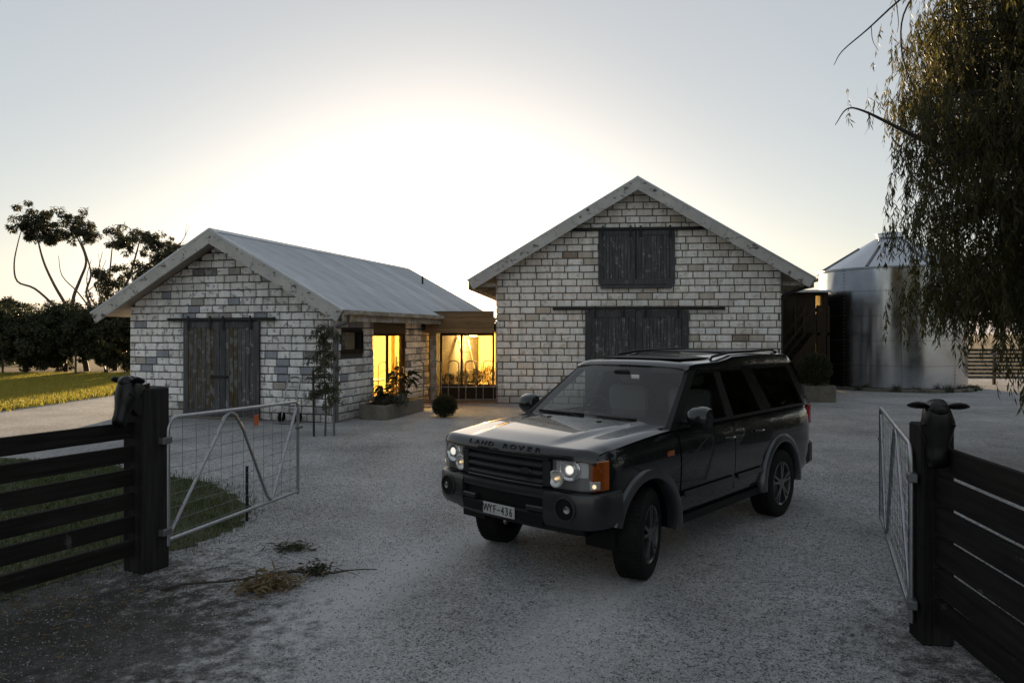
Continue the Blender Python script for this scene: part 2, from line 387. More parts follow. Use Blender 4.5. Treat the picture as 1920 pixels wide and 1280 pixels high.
# ------------------------------------------------------------------ masonry
def clip_half(poly, a, b, c):
    """keep the side a*x+b*y<=c"""
    out = []
    for i in range(len(poly)):
        p, q = poly[i], poly[(i+1) % len(poly)]; dp, dq = a*p[0]+b*p[1]-c, a*q[0]+b*q[1]-c
        if dp <= 0: out.append(p)
        if dp*dq < 0: t = dp/(dp-dq); out.append((p[0]+(q[0]-p[0])*t, p[1]+(q[1]-p[1])*t))
    return out
def brick_geo(poly, proud=.026, ch=.014):
    """a block face seen in its own x-z plane, facing -y, with worn rounded arrises"""
    n = len(poly); cx = sum(p[0] for p in poly)/n; cz = sum(p[1] for p in poly)/n
    def ring(k, y, j): return [(cx+(p[0]-cx)*1.0-math.copysign(min(k, abs(p[0]-cx)*.4), p[0]-cx)+random.uniform(-j, j), y+random.uniform(-j, j)*.5, cz+(p[1]-cz)-math.copysign(min(k, abs(p[1]-cz)*.4), p[1]-cz)+random.uniform(-j, j)) for p in poly]
    r0 = [(p[0], .03, p[1]) for p in poly]; r1 = ring(0, -proud+ch, .002); r2 = ring(ch, -proud, .004)
    v = r0+r1+r2; f = []
    for a in (0, n):
        f += [(a+i, a+(i+1) % n, a+n+(i+1) % n, a+n+i) for i in range(n)]
    f.append(tuple(range(2*n, 3*n)))
    return v, f
BRICK_CACHE = {}
def brick_mesh(lx, lz, mat):
    key = (round(lx, 2), round(lz, 3), mat, random.randrange(4))
    if key not in BRICK_CACHE:
        lx = key[0]; b = MB().add(*brick_geo([(-lx/2, -lz/2), (lx/2, -lz/2), (lx/2, lz/2), (-lx/2, lz/2)])); BRICK_CACHE[key] = b.mesh('brick', M[mat])
    return BRICK_CACHE[key]
def lay_wall(wall, x0, x1, ztop, course, length, mat, holes=(), clips=(), origin=(0, 0, 0), rz=0, joint=.025, limit=300, hide=None, halfprob=.10):
    """lays blocks on the face of a wall (in that face's x-z plane); returns nothing. The first `limit` are parts, the rest one part"""
    items = []
    nrow = int(math.ceil(ztop/course))
    for r in range(nrow):
        za, zb = r*course+joint/2, (r+1)*course-joint/2
        x = x0 - (length*(.5 if r % 2 else 0)) - random.uniform(0, .03)
        while x < x1-.02:
            L = length*(random.choice((.5, .5, .75)) if random.random() < halfprob else random.uniform(.92, 1.08))
            a, b = max(x, x0)+joint/2, min(x+L, x1)-joint/2; x += L
            if b-a < .05: continue
            segs = [(a, b)]
            for hx0, hx1, hz0, hz1 in holes:
                if za < hz1-.05 and zb > hz0+.05:
                    ns = []
                    for p, q in segs:
                        if q <= hx0 or p >= hx1: ns.append((p, q))
                        else:
                            if hx0-p > .06: ns.append((p, hx0-joint/2))
                            if q-hx1 > .06: ns.append((hx1+joint/2, q))
                    segs = ns
            for p, q in segs:
                poly = [(p, za), (q, za), (q, zb), (p, zb)]; cut = False
                for c in clips:
                    np_ = clip_half(poly, *c)
                    if len(np_) != len(poly) or any(abs(u[0]-w[0])+abs(u[1]-w[1]) > 1e-6 for u, w in zip(np_, poly)): cut = True
                    poly = np_
                    if len(poly) < 3: break
                if len(poly) < 3: continue
                area = abs(sum(poly[i][0]*poly[(i+1) % len(poly)][1]-poly[(i+1) % len(poly)][0]*poly[i][1] for i in range(len(poly))))/2
                if area < .006: continue
                hidden = hide is not None and hide((p+q)/2, (za+zb)/2)
                items.append((hidden, -area, poly, cut, p, q, za, zb))
    order = sorted(range(len(items)), key=lambda i: items[i][:2])
    far = MB(); cr, sr = math.cos(rz), math.sin(rz)
    for rank, i in enumerate(order):
        hidden, na, poly, cut, p, q, za, zb = items[i]
        if rank < limit and not hidden:
            cx, cz = (p+q)/2, (za+zb)/2
            if cut: me = MB().add(*brick_geo([(u-cx, w-cz) for u, w in poly])).mesh('brick', M[mat])
            else: me = brick_mesh(q-p, zb-za, mat)
            link('brick', me, wall, (origin[0]+cx*cr, origin[1]+cx*sr, origin[2]+cz), (random.uniform(-.01, .01), random.uniform(-.012, .012), rz+random.uniform(-.014, .014)))
        else:
            v, f = brick_geo(poly)
            far.add([(origin[0]+a*cr-b*sr, origin[1]+a*sr+b*cr, origin[2]+c) for a, b, c in v], f)
    if far.v:
        o = far.build('brickwork', M[mat+'_far'], wall); o['kind'] = 'stuff'

def corrugated(d0, d1, width, amp=.011, pitch=.076):
    n = int(width/pitch)*4+1; v = []; f = []
    for j, d in enumerate((d0, (d0+d1)/2, d1)):
        for i in range(n): v.append((width*i/(n-1), d, amp*math.sin(2*math.pi*i/4)))
    for j in range(2):
        for i in range(n-1): f.append((j*n+i, j*n+i+1, (j+1)*n+i+1, (j+1)*n+i))
    return v, f
def gable_roof(parent, half, z0, slope, y0, y1, bargeh, mats, nb=3, x_cut=None):
    """roof > roof_sheet, ridge_cap, verge_trim ; barge boards and soffit are parts of the house"""
    roof = MB(); c, s = math.cos(slope), math.sin(slope); D = half/c
    for sg in (-1, 1):           # sarking slab that carries the sheets
        P = lambda d, y, n: (sg*(d*c+n*s), y, z0-d*s+n*c)
        roof.add([P(0, y0+.05, -.14), P(D-.06, y0+.05, -.14), P(D-.06, y1-.03, -.14), P(0, y1-.03, -.14), P(0, y0+.05, -.03), P(D-.06, y0+.05, -.03), P(D-.06, y1-.03, -.03), P(0, y1-.03, -.03)],
                 [(0,3,2,1),(4,5,6,7),(0,1,5,4),(1,2,6,5),(2,3,7,6),(3,0,4,7)])
    ro = roof.build('roof', M['soffit'], parent)
    w = .76; n = int(round((y1-y0)/w)); w = (y1-y0)/n
    for sg in (-1, 1):
        v, f = corrugated(.03, D, w+.012)
        pv = [(sg*(d*c+h*s), y, -d*s+h*c) for y, d, h in v]
        me = bpy.data.meshes.new('roof_sheet'); me.from_pydata(pv, [], f); me.materials.append(M['roof_iron'])
        me.polygons.foreach_set('use_smooth', [True]*len(f))
        for i in range(n): link('roof_sheet', me, ro, (0, y0+i*w, z0+.012*(i % 2)*.12))
    MB().add([(-.17, y0-.012, z0-.17*s/c*.9+.012), (0, y0-.012, z0+.03), (.17, y0-.012, z0-.17*s/c*.9+.012), (.17, y1+.01, z0-.17*s/c*.9+.012), (0, y1+.01, z0+.03), (-.17, y1+.01, z0-.17*s/c*.9+.012)], [(0,1,4,5),(1,2,3,4)]).build('ridge_cap', M['roof_iron'], ro)
    for yy, front in ((y0, True), (y1, False)):
        for sg in (-1, 1):
            P = lambda d, n, y: (sg*(d*c+n*s), y, z0-d*s+n*c)
            e0, e1 = (yy-.03, yy+.012) if front else (yy-.012, yy+.03)
            # metal verge folded over the board
            m = MB(); m.add([P(.0, .016, e0-.008), P(D+.02, .016, e0-.008), P(D+.02, .016, e0+.10), P(0, .016, e0+.10), P(0, -.035, e0-.008), P(D+.02, -.035, e0-.008), P(D+.02, -.03, e0+.1), P(0, -.03, e0+.1)],
                            [(0,1,2,3),(4,7,6,5),(0,4,5,1),(2,6,7,3),(1,5,6,2),(3,7,4,0)])
            m.build('verge_trim', M['roof_iron'], ro)
            # barge boards butted end to end, the lowest cut plumb
            cuts = [0]+[D*(k+1)/nb + (random.uniform(-.15, .15) if k < nb-1 else .01) for k in range(nb)]
            for k in range(nb):
                a, b = cuts[k]+(.0 if k == 0 else .004), cuts[k+1]-.004
                top, bot = -.036, -bargeh-.036
                # plumb cut at apex and tail
                aa = a if k else 0
                poly = [(aa - (0 if k else top*s/c), top), (b - (top*s/c if k == nb-1 else 0), top), (b - (bot*s/c if k == nb-1 else 0), bot), (aa - (0 if k else bot*s/c), bot)]
                if k == 0: poly[0] = (-top*s/c, top); poly[3] = (-bot*s/c, bot)
                if k == nb-1: poly[1] = (D+top*(-s/c)*0, top); poly[2] = (D-bargeh*s/c*.0, bot)
                o = MB().prism(poly, lambda p: P(p[0], p[1], e0+random.uniform(0, .002)), lambda p: P(p[0], p[1], e1)).build('barge_board', M['barge_paint'], parent)
    return ro
def plank_door(parent, name, x0, x1, z0, z1, y, boards, frame=.14, mats=('door_grey', 'door_frame'), rails=True, mid=None):
    """sliding leaf hung in front of the wall: framed, with upright boards between"""
    d = MB().box((x0, y+.012, z0), (x1, y+.04, z1)).build(name, M['dark_timber'], parent)
    for a, b, nm in ((x0, x0+frame, 'stile'), (x1-frame, x1, 'stile')):
        MB().box((a, y-.028, z0), (b, y+.011, z1), .004).build(nm, M[mats[1]], d)
    for a, b in ((z0, z0+frame*1.2), (z1-frame, z1)):
        MB().box((x0+frame+.002, y-.026, a), (x1-frame-.002, y+.011, b), .004).build('rail', M[mats[1]], d)
    xa, xb = x0+frame+.004, x1-frame-.004; w = (xb-xa)/boards
    for i in range(boards):
        o = random.uniform(-.004, .004)
        MB().box((xa+i*w+.004, y-.010+o, z0+frame*1.2+.003), (xa+(i+1)*w-.004, y+.0115, z1-frame-.003), .004).build('board', M[random.choice(mats[2:]) if len(mats) > 2 else mats[0]], d)
    return d
def track(parent, x0, x1, z, y, hangers):
    t = MB().box((x0, y-.045, z-.04), (x1, y+.03, z+.04), .008).build('door_track', M['iron_black'], parent)
    for hx in hangers:
        MB().box((hx-.03, y-.064, z-.26), (hx+.03, y-.046, z+.085), .004).build('hanger', M['iron_black'], t)
    for bx in np.linspace(x0+.15, x1-.15, 4):
        MB().box((bx-.02, y+.03, z-.03), (bx+.02, y+.09, z+.03)).build('bracket', M['iron_black'], t)

# ================================================================== stone shed (left)
SH_A = R(-17.2)
shed = thing('stone_shed', 'low gabled stone shed of mottled white and grey blocks with grey sliding doors', 'shed', (-7.13, 17.74, 0), SH_A)
S_HALF, S_Z, S_SL = 3.64, 4.64, math.atan(.545)
HW = 3.0
def shed_clipz(x): return S_Z-.19 - math.tan(S_SL)*abs(x)
wall = MB()
# core: front wall, left wall, right wall with window and door openings, back wall
wz = shed_clipz(HW)
wall.prism([(-HW+.01, 0), (HW-.01, 0), (HW-.01, wz), (0, shed_clipz(0)), (-HW+.01, wz)], lambda p: (p[0], .01, p[1]), lambda p: (p[0], .22, p[1]))
wall.prism([(-HW+.01, 0), (HW-.01, 0), (HW-.01, wz), (0, shed_clipz(0)), (-HW+.01, wz)], lambda p: (p[0], 10.0, p[1]), lambda p: (p[0], 10.2, p[1]))
wall.box((-HW+.01, .22, 0), (-HW+.21, 10.0, wz))
W0, W1, WZ0, WZ1 = .42, 1.42, 1.72, 2.14         # slot window in the side wall
D0, D1, DZ = 2.02, 3.95, 2.12                     # glazed door in the side wall
xr0, xr1 = HW-.21, HW-.01
wall.box((xr0, .22, 0), (xr1, W0, wz)); wall.box((xr0, W0, 0), (xr1, W1, WZ0)); wall.box((xr0, W0, WZ1), (xr1, W1, wz)); wall.box((xr0, W1, 0), (xr1, D0, wz))
wall.box((xr0, D0, DZ), (xr1, D1, wz)); wall.box((xr0, D1, 0), (xr1, 10.0, wz))
swall = wall.build('wall', M['mortar_shed'], shed)
tn = math.tan(S_SL)
lay_wall(swall, -HW, HW, S_Z, .188, .365, 'shed_brick', holes=[(-1.02, .85, 0, 2.36)], clips=[(tn, 1, S_Z-.19), (-tn, 1, S_Z-.19)])
lay_wall(swall, 0, D0, wz, .188, .365, 'shed_brick', holes=[(W0-.03, W1+.03, WZ0-.10, WZ1+.04)], origin=(HW, 0, 0), rz=R(90), limit=90)
lay_wall(swall, 0, 10.2, wz, .188, .365, 'shed_brick', origin=(-HW, 10.2, 0), rz=R(-90), limit=0)
lay_wall(swall, D1, 5.6, wz, .188, .365, 'shed_brick', origin=(HW, 0, 0), rz=R(90), limit=0)
gable_roof(shed, S_HALF, S_Z, S_SL, -.60, 10.4, .27, None)
dl = plank_door(shed, 'sliding_door', -1.22, -.125, .06, 2.42, -.075, 6, .15, ('door_grey', 'door_frame', 'door_brown', 'door_brown', 'door_grey'))
dr = plank_door(shed, 'sliding_door', -.115, 1.03, .06, 2.42, -.075, 7, .16, ('door_grey', 'door_frame', 'door_grey', 'door_grey', 'door_brown'))
MB().box((-.36, -.135, 1.02), (.14, -.10, 1.075), .006).build('latch', M['iron_black'], dl)
track(shed, -1.68, 1.50, 2.47, -.10, (-1.02, -.36, .03, .82))
MB().box((-1.25, -.20, .0), (1.08, -.025, .055), .01).build('door_sill', M['concrete'], shed)
# slot window with timber surround
wn_ = MB().box((HW-.10, W0, WZ0), (HW-.09, W1, WZ1)).build('window', M['window_glass'], shed)
f = MB(); f.box((HW-.12, W0-.03, WZ0-.10), (HW+.035, W1+.03, WZ0)); f.box((HW-.12, W0-.03, WZ1), (HW+.03, W1+.03, WZ1+.05)); f.box((HW-.12, W0-.03, WZ0), (HW+.03, W0, WZ1)); f.box((HW-.12, W1, WZ0), (HW+.03, W1+.03, WZ1))
f.build('frame', M['dark_timber'], wn_)
MB().box((HW-.30, W0-.2, 0), (HW-.22, W1-.45, 2.3)).build('window_blind', M['dark_timber'], shed)
# glazed sliding door: two panes
gd = MB(); gd.box((HW-.13, D0, 0), (HW-.05, D0+.07, DZ)); gd.box((HW-.13, D1-.07, 0), (HW-.05, D1, DZ)); gd.box((HW-.13, D0+.07, DZ-.07), (HW-.05, D1-.07, DZ)); gd.box((HW-.13, D0+.07, 0), (HW-.05, D1-.07, .08)); gd.box((HW-.12, (D0+D1)/2-.035, .08), (HW-.06, (D0+D1)/2+.035, DZ-.07))
gd = gd.build('glass_door', M['dark_timber'], shed)
for a, b in ((D0+.07, (D0+D1)/2-.035), ((D0+D1)/2+.035, D1-.07)):
    MB().box((HW-.095, a, .08), (HW-.087, b, DZ-.07)).build('pane', M['window_glass'], gd)
MB().tube([(HW-.02, D1-.16, .95), (HW+.03, D1-.16, .95), (HW+.03, D1-.16, 1.15), (HW-.02, D1-.16, 1.15)], .01).build('handle', M['gate_steel'], gd)
# room behind the glass door: plaster walls, boarded floor, curtain
rm = MB(); rm.box((-2.0, 1.6, 0), (HW-.22, 1.68, 2.35)); rm.box((-2.0, 5.6, 0), (HW-.22, 5.68, 2.35)); rm.box((-2.08, 1.6, 0), (-2.0, 5.68, 2.35)); rm.box((-2.0, 1.68, 2.32), (HW-.22, 5.6, 2.40))
rm.build('room_lining', M['plaster_warm'], shed)
MB().box((-2.0, 1.68, 0.0), (HW-.22, 5.6, .06)).build('room_floor', M['parapet_board'], shed)
cu = MB()
for (a, b) in ((D0+.05, D0+.55), (D1-.22, D1-.02)):
    n = 28; v = []; 
    for i in range(n+1): v += [(HW-.34+.03*math.sin(i*1.9), a+(b-a)*i/n, .08), (HW-.34+.03*math.sin(i*1.9), a+(b-a)*i/n, DZ)]
    cu.add(v, [(2*i, 2*i+2, 2*i+3, 2*i+1) for i in range(n)])
cu.build('curtain', M['curtain'], shed, smooth=60)
# eave: fascia boards, gutter, downpipe on the right; post
ez = S_Z - math.tan(S_SL)*S_HALF
yy = -.55
for L in (1.25, 1.2, 1.25, 1.15, 1.3, 1.2):
    MB().box((S_HALF-.055, yy, ez-.26), (S_HALF-.015, yy+L-.008, ez-.055), .004).build('fascia_board', M['eave_board'], shed); yy += L
g = MB(); prof = [(.0, -.01), (.0, -.10), (.03, -.115), (.085, -.115), (.115, -.09), (.115, -.005)]
g.add([(S_HALF-.012+x, y, ez+.0+z) for y in (-.52, 6.3) for x, z in prof], [(i, i+1, 7+i, 6+i) for i in range(5)]); g.build('gutter', M['eave_board'], shed)
MB().tube([(S_HALF+.04, -.35, ez-.11), (S_HALF+.02, -.35, ez-.25), (HW+.10, -.20, ez-.42), (HW+.06, .12, ez-.5), (HW+.06, .12, .02)], .04).build('downpipe', M['dull_steel'], shed, smooth=60)
MB().box((HW-.02, -.50, wz-.28), (S_HALF-.06, -.42, wz-.20)).build('eave_bracket', M['eave_board'], shed)
MB().tube([(-.2, 9.2, S_Z-.1), (-.2, 9.2, S_Z+.9)], .035).build('flue_pipe', M['iron_black'], shed)
bpy.data.objects['flue_pipe'].location = (1.55, -.4, -1.35)

# ================================================================== stone barn (right)
BA = R(-5)
barn = thing('stone_barn', 'tall gabled barn of cream limestone blocks with grey loft shutters', 'barn', (3.72, 21.3, 0), BA)
B_HALF, B_Z, B_SL, BW = 5.02, 6.70, math.atan(.595), 4.2
tb = math.tan(B_SL); bz = B_Z-.2-tb*BW
bw = MB()
for ya, yb in ((.01, .3), (9.7, 10.0)):
    bw.prism([(-BW+.01, 0), (BW-.01, 0), (BW-.01, bz), (0, B_Z-.2), (-BW+.01, bz)], lambda p: (p[0], ya, p[1]), lambda p: (p[0], yb, p[1]))
bw.box((-BW+.01, .3, 0), (-BW+.3, 9.7, bz)); bw.box((BW-.3, .3, 0), (BW-.01, 9.7, bz))
bwall = bw.build('wall', M['mortar_barn'], barn)
lay_wall(bwall, -BW, BW, B_Z, .2085, .452, 'barn_brick', holes=[(-.95, .95, 3.70, 5.08), (-1.35, 1.35, 0, 2.75)], clips=[(tb, 1, B_Z-.2), (-tb, 1, B_Z-.2)],
         hide=lambda x, z: (z < .9 and x > .2) or (z < .45 and x > -1.6), halfprob=.05, joint=.030)
lay_wall(bwall, 0, 10.0, bz, .2085, .452, 'barn_brick', origin=(-BW, 10.0, 0), rz=R(-90), limit=0)
lay_wall(bwall, 0, 10.0, bz, .2085, .452, 'barn_brick', origin=(BW, 0, 0), rz=R(90), limit=0)
gable_roof(barn, B_HALF, B_Z, B_SL, -.52, 10.4, .29, None, nb=4)
for a, b in ((-1.13, -.03), (.0, 1.13)):
    plank_door(barn, 'loft_shutter', a, b, 3.58, 5.20, -.085, 9, .15, ('door_grey', 'door_frame', 'door_grey'))
MB().box((-1.06, -.14, 3.47), (1.05, -.02, 3.56), .006).build('shutter_sill', M['door_frame'], barn)
track(barn, -1.93, 1.98, 5.24, -.11, (-1.0, -.18, .12, .98))
for a, b in ((-1.52, -.03), (-.02, 1.53)):
    plank_door(barn, 'sliding_door', a, b, .06, 2.80, -.085, 11, .2, ('door_grey', 'door_frame', 'door_grey'))
track(barn, -2.5, 2.58, 2.86, -.11, (-1.22, -.37, .26, 1.22))
# boxed eaves with fascia
bez = B_Z-tb*B_HALF
for sg in (-1, 1):
    MB().box((min(sg*(B_HALF-.05), sg*(B_HALF-.01)), -.46, bez-.28), (max(sg*(B_HALF-.05), sg*(B_HALF-.01)), 10.3, bez-.055)).build('fascia_board', M['eave_board'], barn)
    for k in range(8):
        y = -.30+k*1.35
        MB().box((min(sg*BW, sg*(B_HALF-.06)), y, bez-.20), (max(sg*BW, sg*(B_HALF-.06)), y+.06, bez-.10)).build('rafter_tail', M['eave_board'], barn)
MB().tube([(B_HALF-.02, -.1, bez-.1), (B_HALF-.12, -.05, bez-.25), (BW+.12, .12, bez-.45), (BW+.08, .2, bez-.6), (BW+.08, .2, .02)], .045).build('downpipe', M['iron_black'], barn, smooth=60)
g = MB(); g.add([(B_HALF-.008+x, y, bez+z) for y in (-.5, 10.3) for x, z in prof], [(i, i+1, 7+i, 6+i) for i in range(5)]); g.build('gutter', M['dull_steel'], barn)

# ================================================================== glazed link between the two
LX0, LX1, LY = -2.65, -.52, 22.9
lk = thing('glazed_link', 'flat roofed glazed link glowing yellow between shed and barn', 'building', (-1.5, LY, 0))
def lb(n, lo, hi, mat, par=None, ch=0): return MB().box((lo[0]+1.5, lo[1]-LY, lo[2]), (hi[0]+1.5, hi[1]-LY, hi[2]), ch).build(n, M[mat], par or lk)
for k in range(4):
    lb('parapet_board', (-2.62, 21.52+.004*(k % 2), 2.13+k*.163), (-.545, 21.57, 2.13+k*.163+.156), 'parapet_board', ch=.004)
lb('parapet_backing', (-2.62, 21.58, 2.13), (-.545, 21.62, 2.785), 'dark_timber'); lb('roof', (-2.9, 21.63, 2.30), (-.5, 27.0, 2.42), 'dark_timber'); lb('parapet_cap', (-2.64, 21.50, 2.786), (-.535, 21.66, 2.80), 'roof_iron')
lb('ceiling', (-2.9, 21.63, 2.13), (-.5, 27.0, 2.17), 'plaster_warm')
# frames and panes of the front
gf = MB()
for x in (-2.28, -1.62, -.60): gf.box((x+1.5-.035, -.04, 0), (x+1.5+.035, .04, 2.13))
gf.box((-2.28+1.5, -.039, 2.05), (-.6+1.5, .039, 2.13)); gf.box((-2.28+1.5, -.039, 0), (-.6+1.5, .039, .08))
gf = gf.build('window_frame', M['dark_timber'], lk)
for a, b in ((-2.245, -1.655), (-1.585, -.635)): lb('pane', (a, LY-.004, .08), (b, LY+.004, 2.05), 'window_glass', gf)
lb('back_wall', (-2.9, 26.8, 0), (-.3, 27.0, 2.5), 'plaster_warm'); lb('side_wall', (-.52, 22.0, 0), (-.44, 26.8, 2.5), 'plaster_warm'); lb('side_wall', (-3.0, 24.3, 0), (-2.9, 26.8, 2.5), 'plaster_warm')
lb('floor', (-2.9, 21.7, 0), (-.5, 26.8, .05), 'parapet_board')
lb('timber_post', (-2.52, 21.85, 0), (-2.32, 22.05, 2.13), 'eave_board', ch=.008)
lb('timber_post', (-2.95, 21.5, 0), (-2.80, 21.68, 2.13), 'dark_timber', ch=.008)
# lamps of the lit rooms (ceiling fittings with their bulbs)
def ceiling_lamp(loc, power, label, size=.35):
    t = thing('ceiling_lamp', label, 'lamp', loc)
    MB().lathe([(.02, -.004), (size*.45, -.004), (size*.5, -.06), (size*.36, -.11), (.02, -.12)], 20, cap=True).build('lamp_shade', M['lamp_glow'], t, smooth=50)
    d = bpy.data.lights.new('lamp', 'POINT'); d.shadow_soft_size = .14; d.energy = power; d.color = (1.0, .66, .22)
    o = bpy.data.objects.new('lamp_light', d); COL.objects.link(o); o.parent = t; o.location = (0, 0, -.34)
t = NT('lamp_glow'); t.setb(Base_Color=(1, .8, .5)); t.b.inputs['Emission Color'].default_value = (1, .70, .3, 1); t.b.inputs['Emission Strength'].default_value = 3; M['lamp_glow'] = t.m
ceiling_lamp((-1.35, 24.9, 2.13), 240, 'warm ceiling lamp lighting the glazed link')
p = shed.matrix_world if False else Matrix.Translation((-7.13, 17.74, 0)) @ Matrix.Rotation(SH_A, 4, 'Z')
q = p @ Vector((1.2, 3.4, 2.32)); ceiling_lamp(q, 250, 'warm ceiling lamp lighting the shed room behind its glass door')
# things seen inside
q = p @ Vector((1.9, 3.6, .06)); tb_ = thing('round_table', 'white round table behind the glass door of the shed', 'table', q)
MB().lathe([(.02, .70), (.55, .70), (.56, .73), (.02, .735)], 28, cap=True).build('table_top', M['white_ceramic'], tb_, smooth=40); MB().lathe([(.22, 0), (.05, .04), (.04, .70)], 16, cap=True).build('pedestal', M['white_ceramic'], tb_, smooth=50)
lad = thing('leaning_ladder', 'pale timber ladder leaning inside the glazed link', 'ladder', (-1.75, 24.2, .05))
for dx in (-.0, .32): MB().bar((-.15+dx, .3, 2.0), (.38+dx, -.3, 0), .05, .10, (0, 1, 0)).build('stile', M['white_ceramic'], lad)
for k in range(6):
    s_ = (k+.6)/6.4; MB().bar((.38-.53*s_, -.3+.6*s_, 2.0*s_), (.70-.53*s_, -.3+.6*s_, 2.0*s_), .03, .03).build('rung', M['white_ceramic'], lad)
ch_ = thing('hoop_chair', 'round hoop backed chair inside the glazed link', 'chair', (-1.3, 23.6, .05))
MB().tube([(.3*math.cos(t_), .05, .95+.2*math.sin(t_)) for t_ in np.linspace(0, 2*math.pi, 25)], .018, 6).build('backrest', M['gate_steel'], ch_, smooth=60)
MB().lathe([(.02, .45), (.26, .45), (.27, .49), (.02, .50)], 20, cap=True).build('seat', M['dark_timber'], ch_, smooth=40)
for k in range(4):
    t_ = math.pi/4+k*math.pi/2; MB().tube([(.2*math.cos(t_), .2*math.sin(t_), .45), (.25*math.cos(t_), .25*math.sin(t_), 0)], .014, 6).build('leg', M['gate_steel'], ch_)

# ================================================================== silo
def make_silo():
    s = thing('grain_silo', 'round galvanised steel silo with conical roof beside the barn', 'silo', (15.06, 28.3, 0))
    r, h, n = 2.60, 4.62, 72
    wl = MB().lathe([(r-.02, 0), (r-.02, h)], n).build('shell', M['dull_steel'], s, smooth=60)
    nrow, ncol = 5, 8
    for i in range(nrow):
        za, zb = i*h/nrow, (i+1)*h/nrow
        for j in range(ncol):
            a0 = 2*math.pi*(j+(.5 if i % 2 else 0)*0)/ncol + R(-20); a1 = a0+2*math.pi/ncol
            m = MB(); v = []; k = 12; rr = r + (.004 if (i+j) % 2 else 0)
            for q in range(k+1):
                t = a0+(a1-a0)*q/k + (0.002 if q == 0 else (-.002 if q == k else 0))
                b = .006*math.sin(q/k*math.pi)
                for z in (za+.004, (za+zb)/2, zb-.004): v.append(((rr+b)*math.cos(t), (rr+b)*math.sin(t), z))
            m.add(v, [(3*q+c, 3*q+3+c, 3*q+4+c, 3*q+1+c) for q in range(k) for c in (0, 1)]).build('panel', M['silo_steel'], s, smooth=60)
    # bolt rows
    b = MB()
    for j in range(ncol):
        t = 2*math.pi*j/ncol + R(-20)
        for z in np.arange(.08, h, .13):
            for dt in (-.012, .012):
                c = Vector(((r+.012)*math.cos(t+dt), (r+.012)*math.sin(t+dt), z)); b.lathe([(.016, 0), (.016, .012), (.0, .016)], 5, c, 'z')
    for i in range(1, nrow):
        for t in np.linspace(0, 2*math.pi, 90)[:-1]:
            b.lathe([(.015, -.01), (.017, 0), (.0, .012)], 5, ((r+.010)*math.cos(t), (r+.010)*math.sin(t), i*h/nrow+.03), 'z')
    o = b.build('bolts', M['dull_steel'], s); o['kind'] = 'stuff'
    # cone roof of flat sheets with standing ribs
    R1, zr, R0, zt = r+.10, h-.03, .50, 5.92; k = 16
    ro = MB().lathe([(R1-.04, zr-.03), (R0-.02, zt-.03)], 48).build('roof', M['dull_steel'], s)
    for j in range(k):
        a0, a1 = 2*math.pi*j/k, 2*math.pi*(j+1)/k; m = MB(); v = []
        for q in range(5):
            t = a0+(a1-a0)*q/4; v += [(R1*math.cos(t), R1*math.sin(t), zr), (R0*math.cos(t), R0*math.sin(t), zt)]
        m.add(v, [(2*q, 2*q+2, 2*q+3, 2*q+1) for q in range(4)]).build('roof_sheet', M['silo_steel'], ro, smooth=60)
        if j % 2 == 0: MB().bar((R1*math.cos(a0), R1*math.sin(a0), zr+.02), ((R0+.75)*math.cos(a0), (R0+.75)*math.sin(a0), zt-.75*(zt-zr)/(R1-R0)+.02), .07, .06).build('rib', M['dull_steel'], ro)
    MB().lathe([(R1-.05, zr-.06), (R1+.02, zr-.06), (R1+.02, zr+.005), (R1-.05, zr+.01)], 72).build('rim', M['gate_steel'], s, smooth=40)
    MB().lathe([(R0, zt-.02), (R0, zt+.12), (R0+.04, zt+.12), (R0+.04, zt+.16), (.02, zt+.18)], 32).build('cap', M['silo_steel'], s, smooth=40)
make_silo()
kb = MB()
for k in range(70):
    t = R(180+k*180/69); kb.box((-.08, -.06, 0), (.08, .06, .09+.03*random.random()), .015)
    n8 = len(kb.v)
    ct, st = math.cos(t), math.sin(t); m = 24
    for i in range(n8-m, n8):
        x, y, z = kb.v[i]; rr = 2.88+y; kb.v[i] = (rr*ct - x*st, rr*st + x*ct, z)
tag(kb.build('stone_edging', M['concrete'], None, (15.06, 28.3, 0)), 'ring of small edging stones round the foot of the silo', 'edging', kind='stuff')

# ================================================================== stair annex between barn and silo
an = thing('stair_annex', 'dark timber annex with narrow lit window behind the outside stair', 'building', (11.0, 27.2, 0))
def ab(n, lo, hi, mat, par=None, ch=0): return MB().box((lo[0]-11.0, lo[1]-27.2, lo[2]), (hi[0]-11.0, hi[1]-27.2, hi[2]), ch).build(n, M[mat], par or an)
for k in range(13):
    x = 9.0+k*.231
    if 11.5 < x+.11 < 11.75: ab('weatherboard', (x, 27.1, 0), (x+.2295, 27.16, .55), 'dark_timber'); ab('weatherboard', (x, 27.1, 1.75), (x+.2295, 27.16, 2.85), 'dark_timber'); ab('weatherboard', (x, 27.1, 3.55), (x+.2295, 27.16, 3.68), 'dark_timber')
    else: ab('weatherboard', (x, 27.1+.006*(k % 2), 0), (x+.2295, 27.16, 3.68), 'dark_timber')
ab('wall', (9.0, 27.165, 0), (9.1, 30.5, 3.68), 'dark_timber'); ab('wall', (11.98, 27.165, 0), (12.08, 30.5, 3.68), 'dark_timber'); ab('back_wall', (9.0, 30.5, 0), (12.08, 30.6, 3.68), 'plaster_warm')
ab('added_sun_blocker', (12.085, 29.3, 0), (12.5, 30.55, 3.66), 'dark_timber'); ab('roof', (8.9, 26.9, 3.683), (12.12, 30.7, 3.77), 'roof_iron')  # unseen block added behind the annex to stop a streak of sun
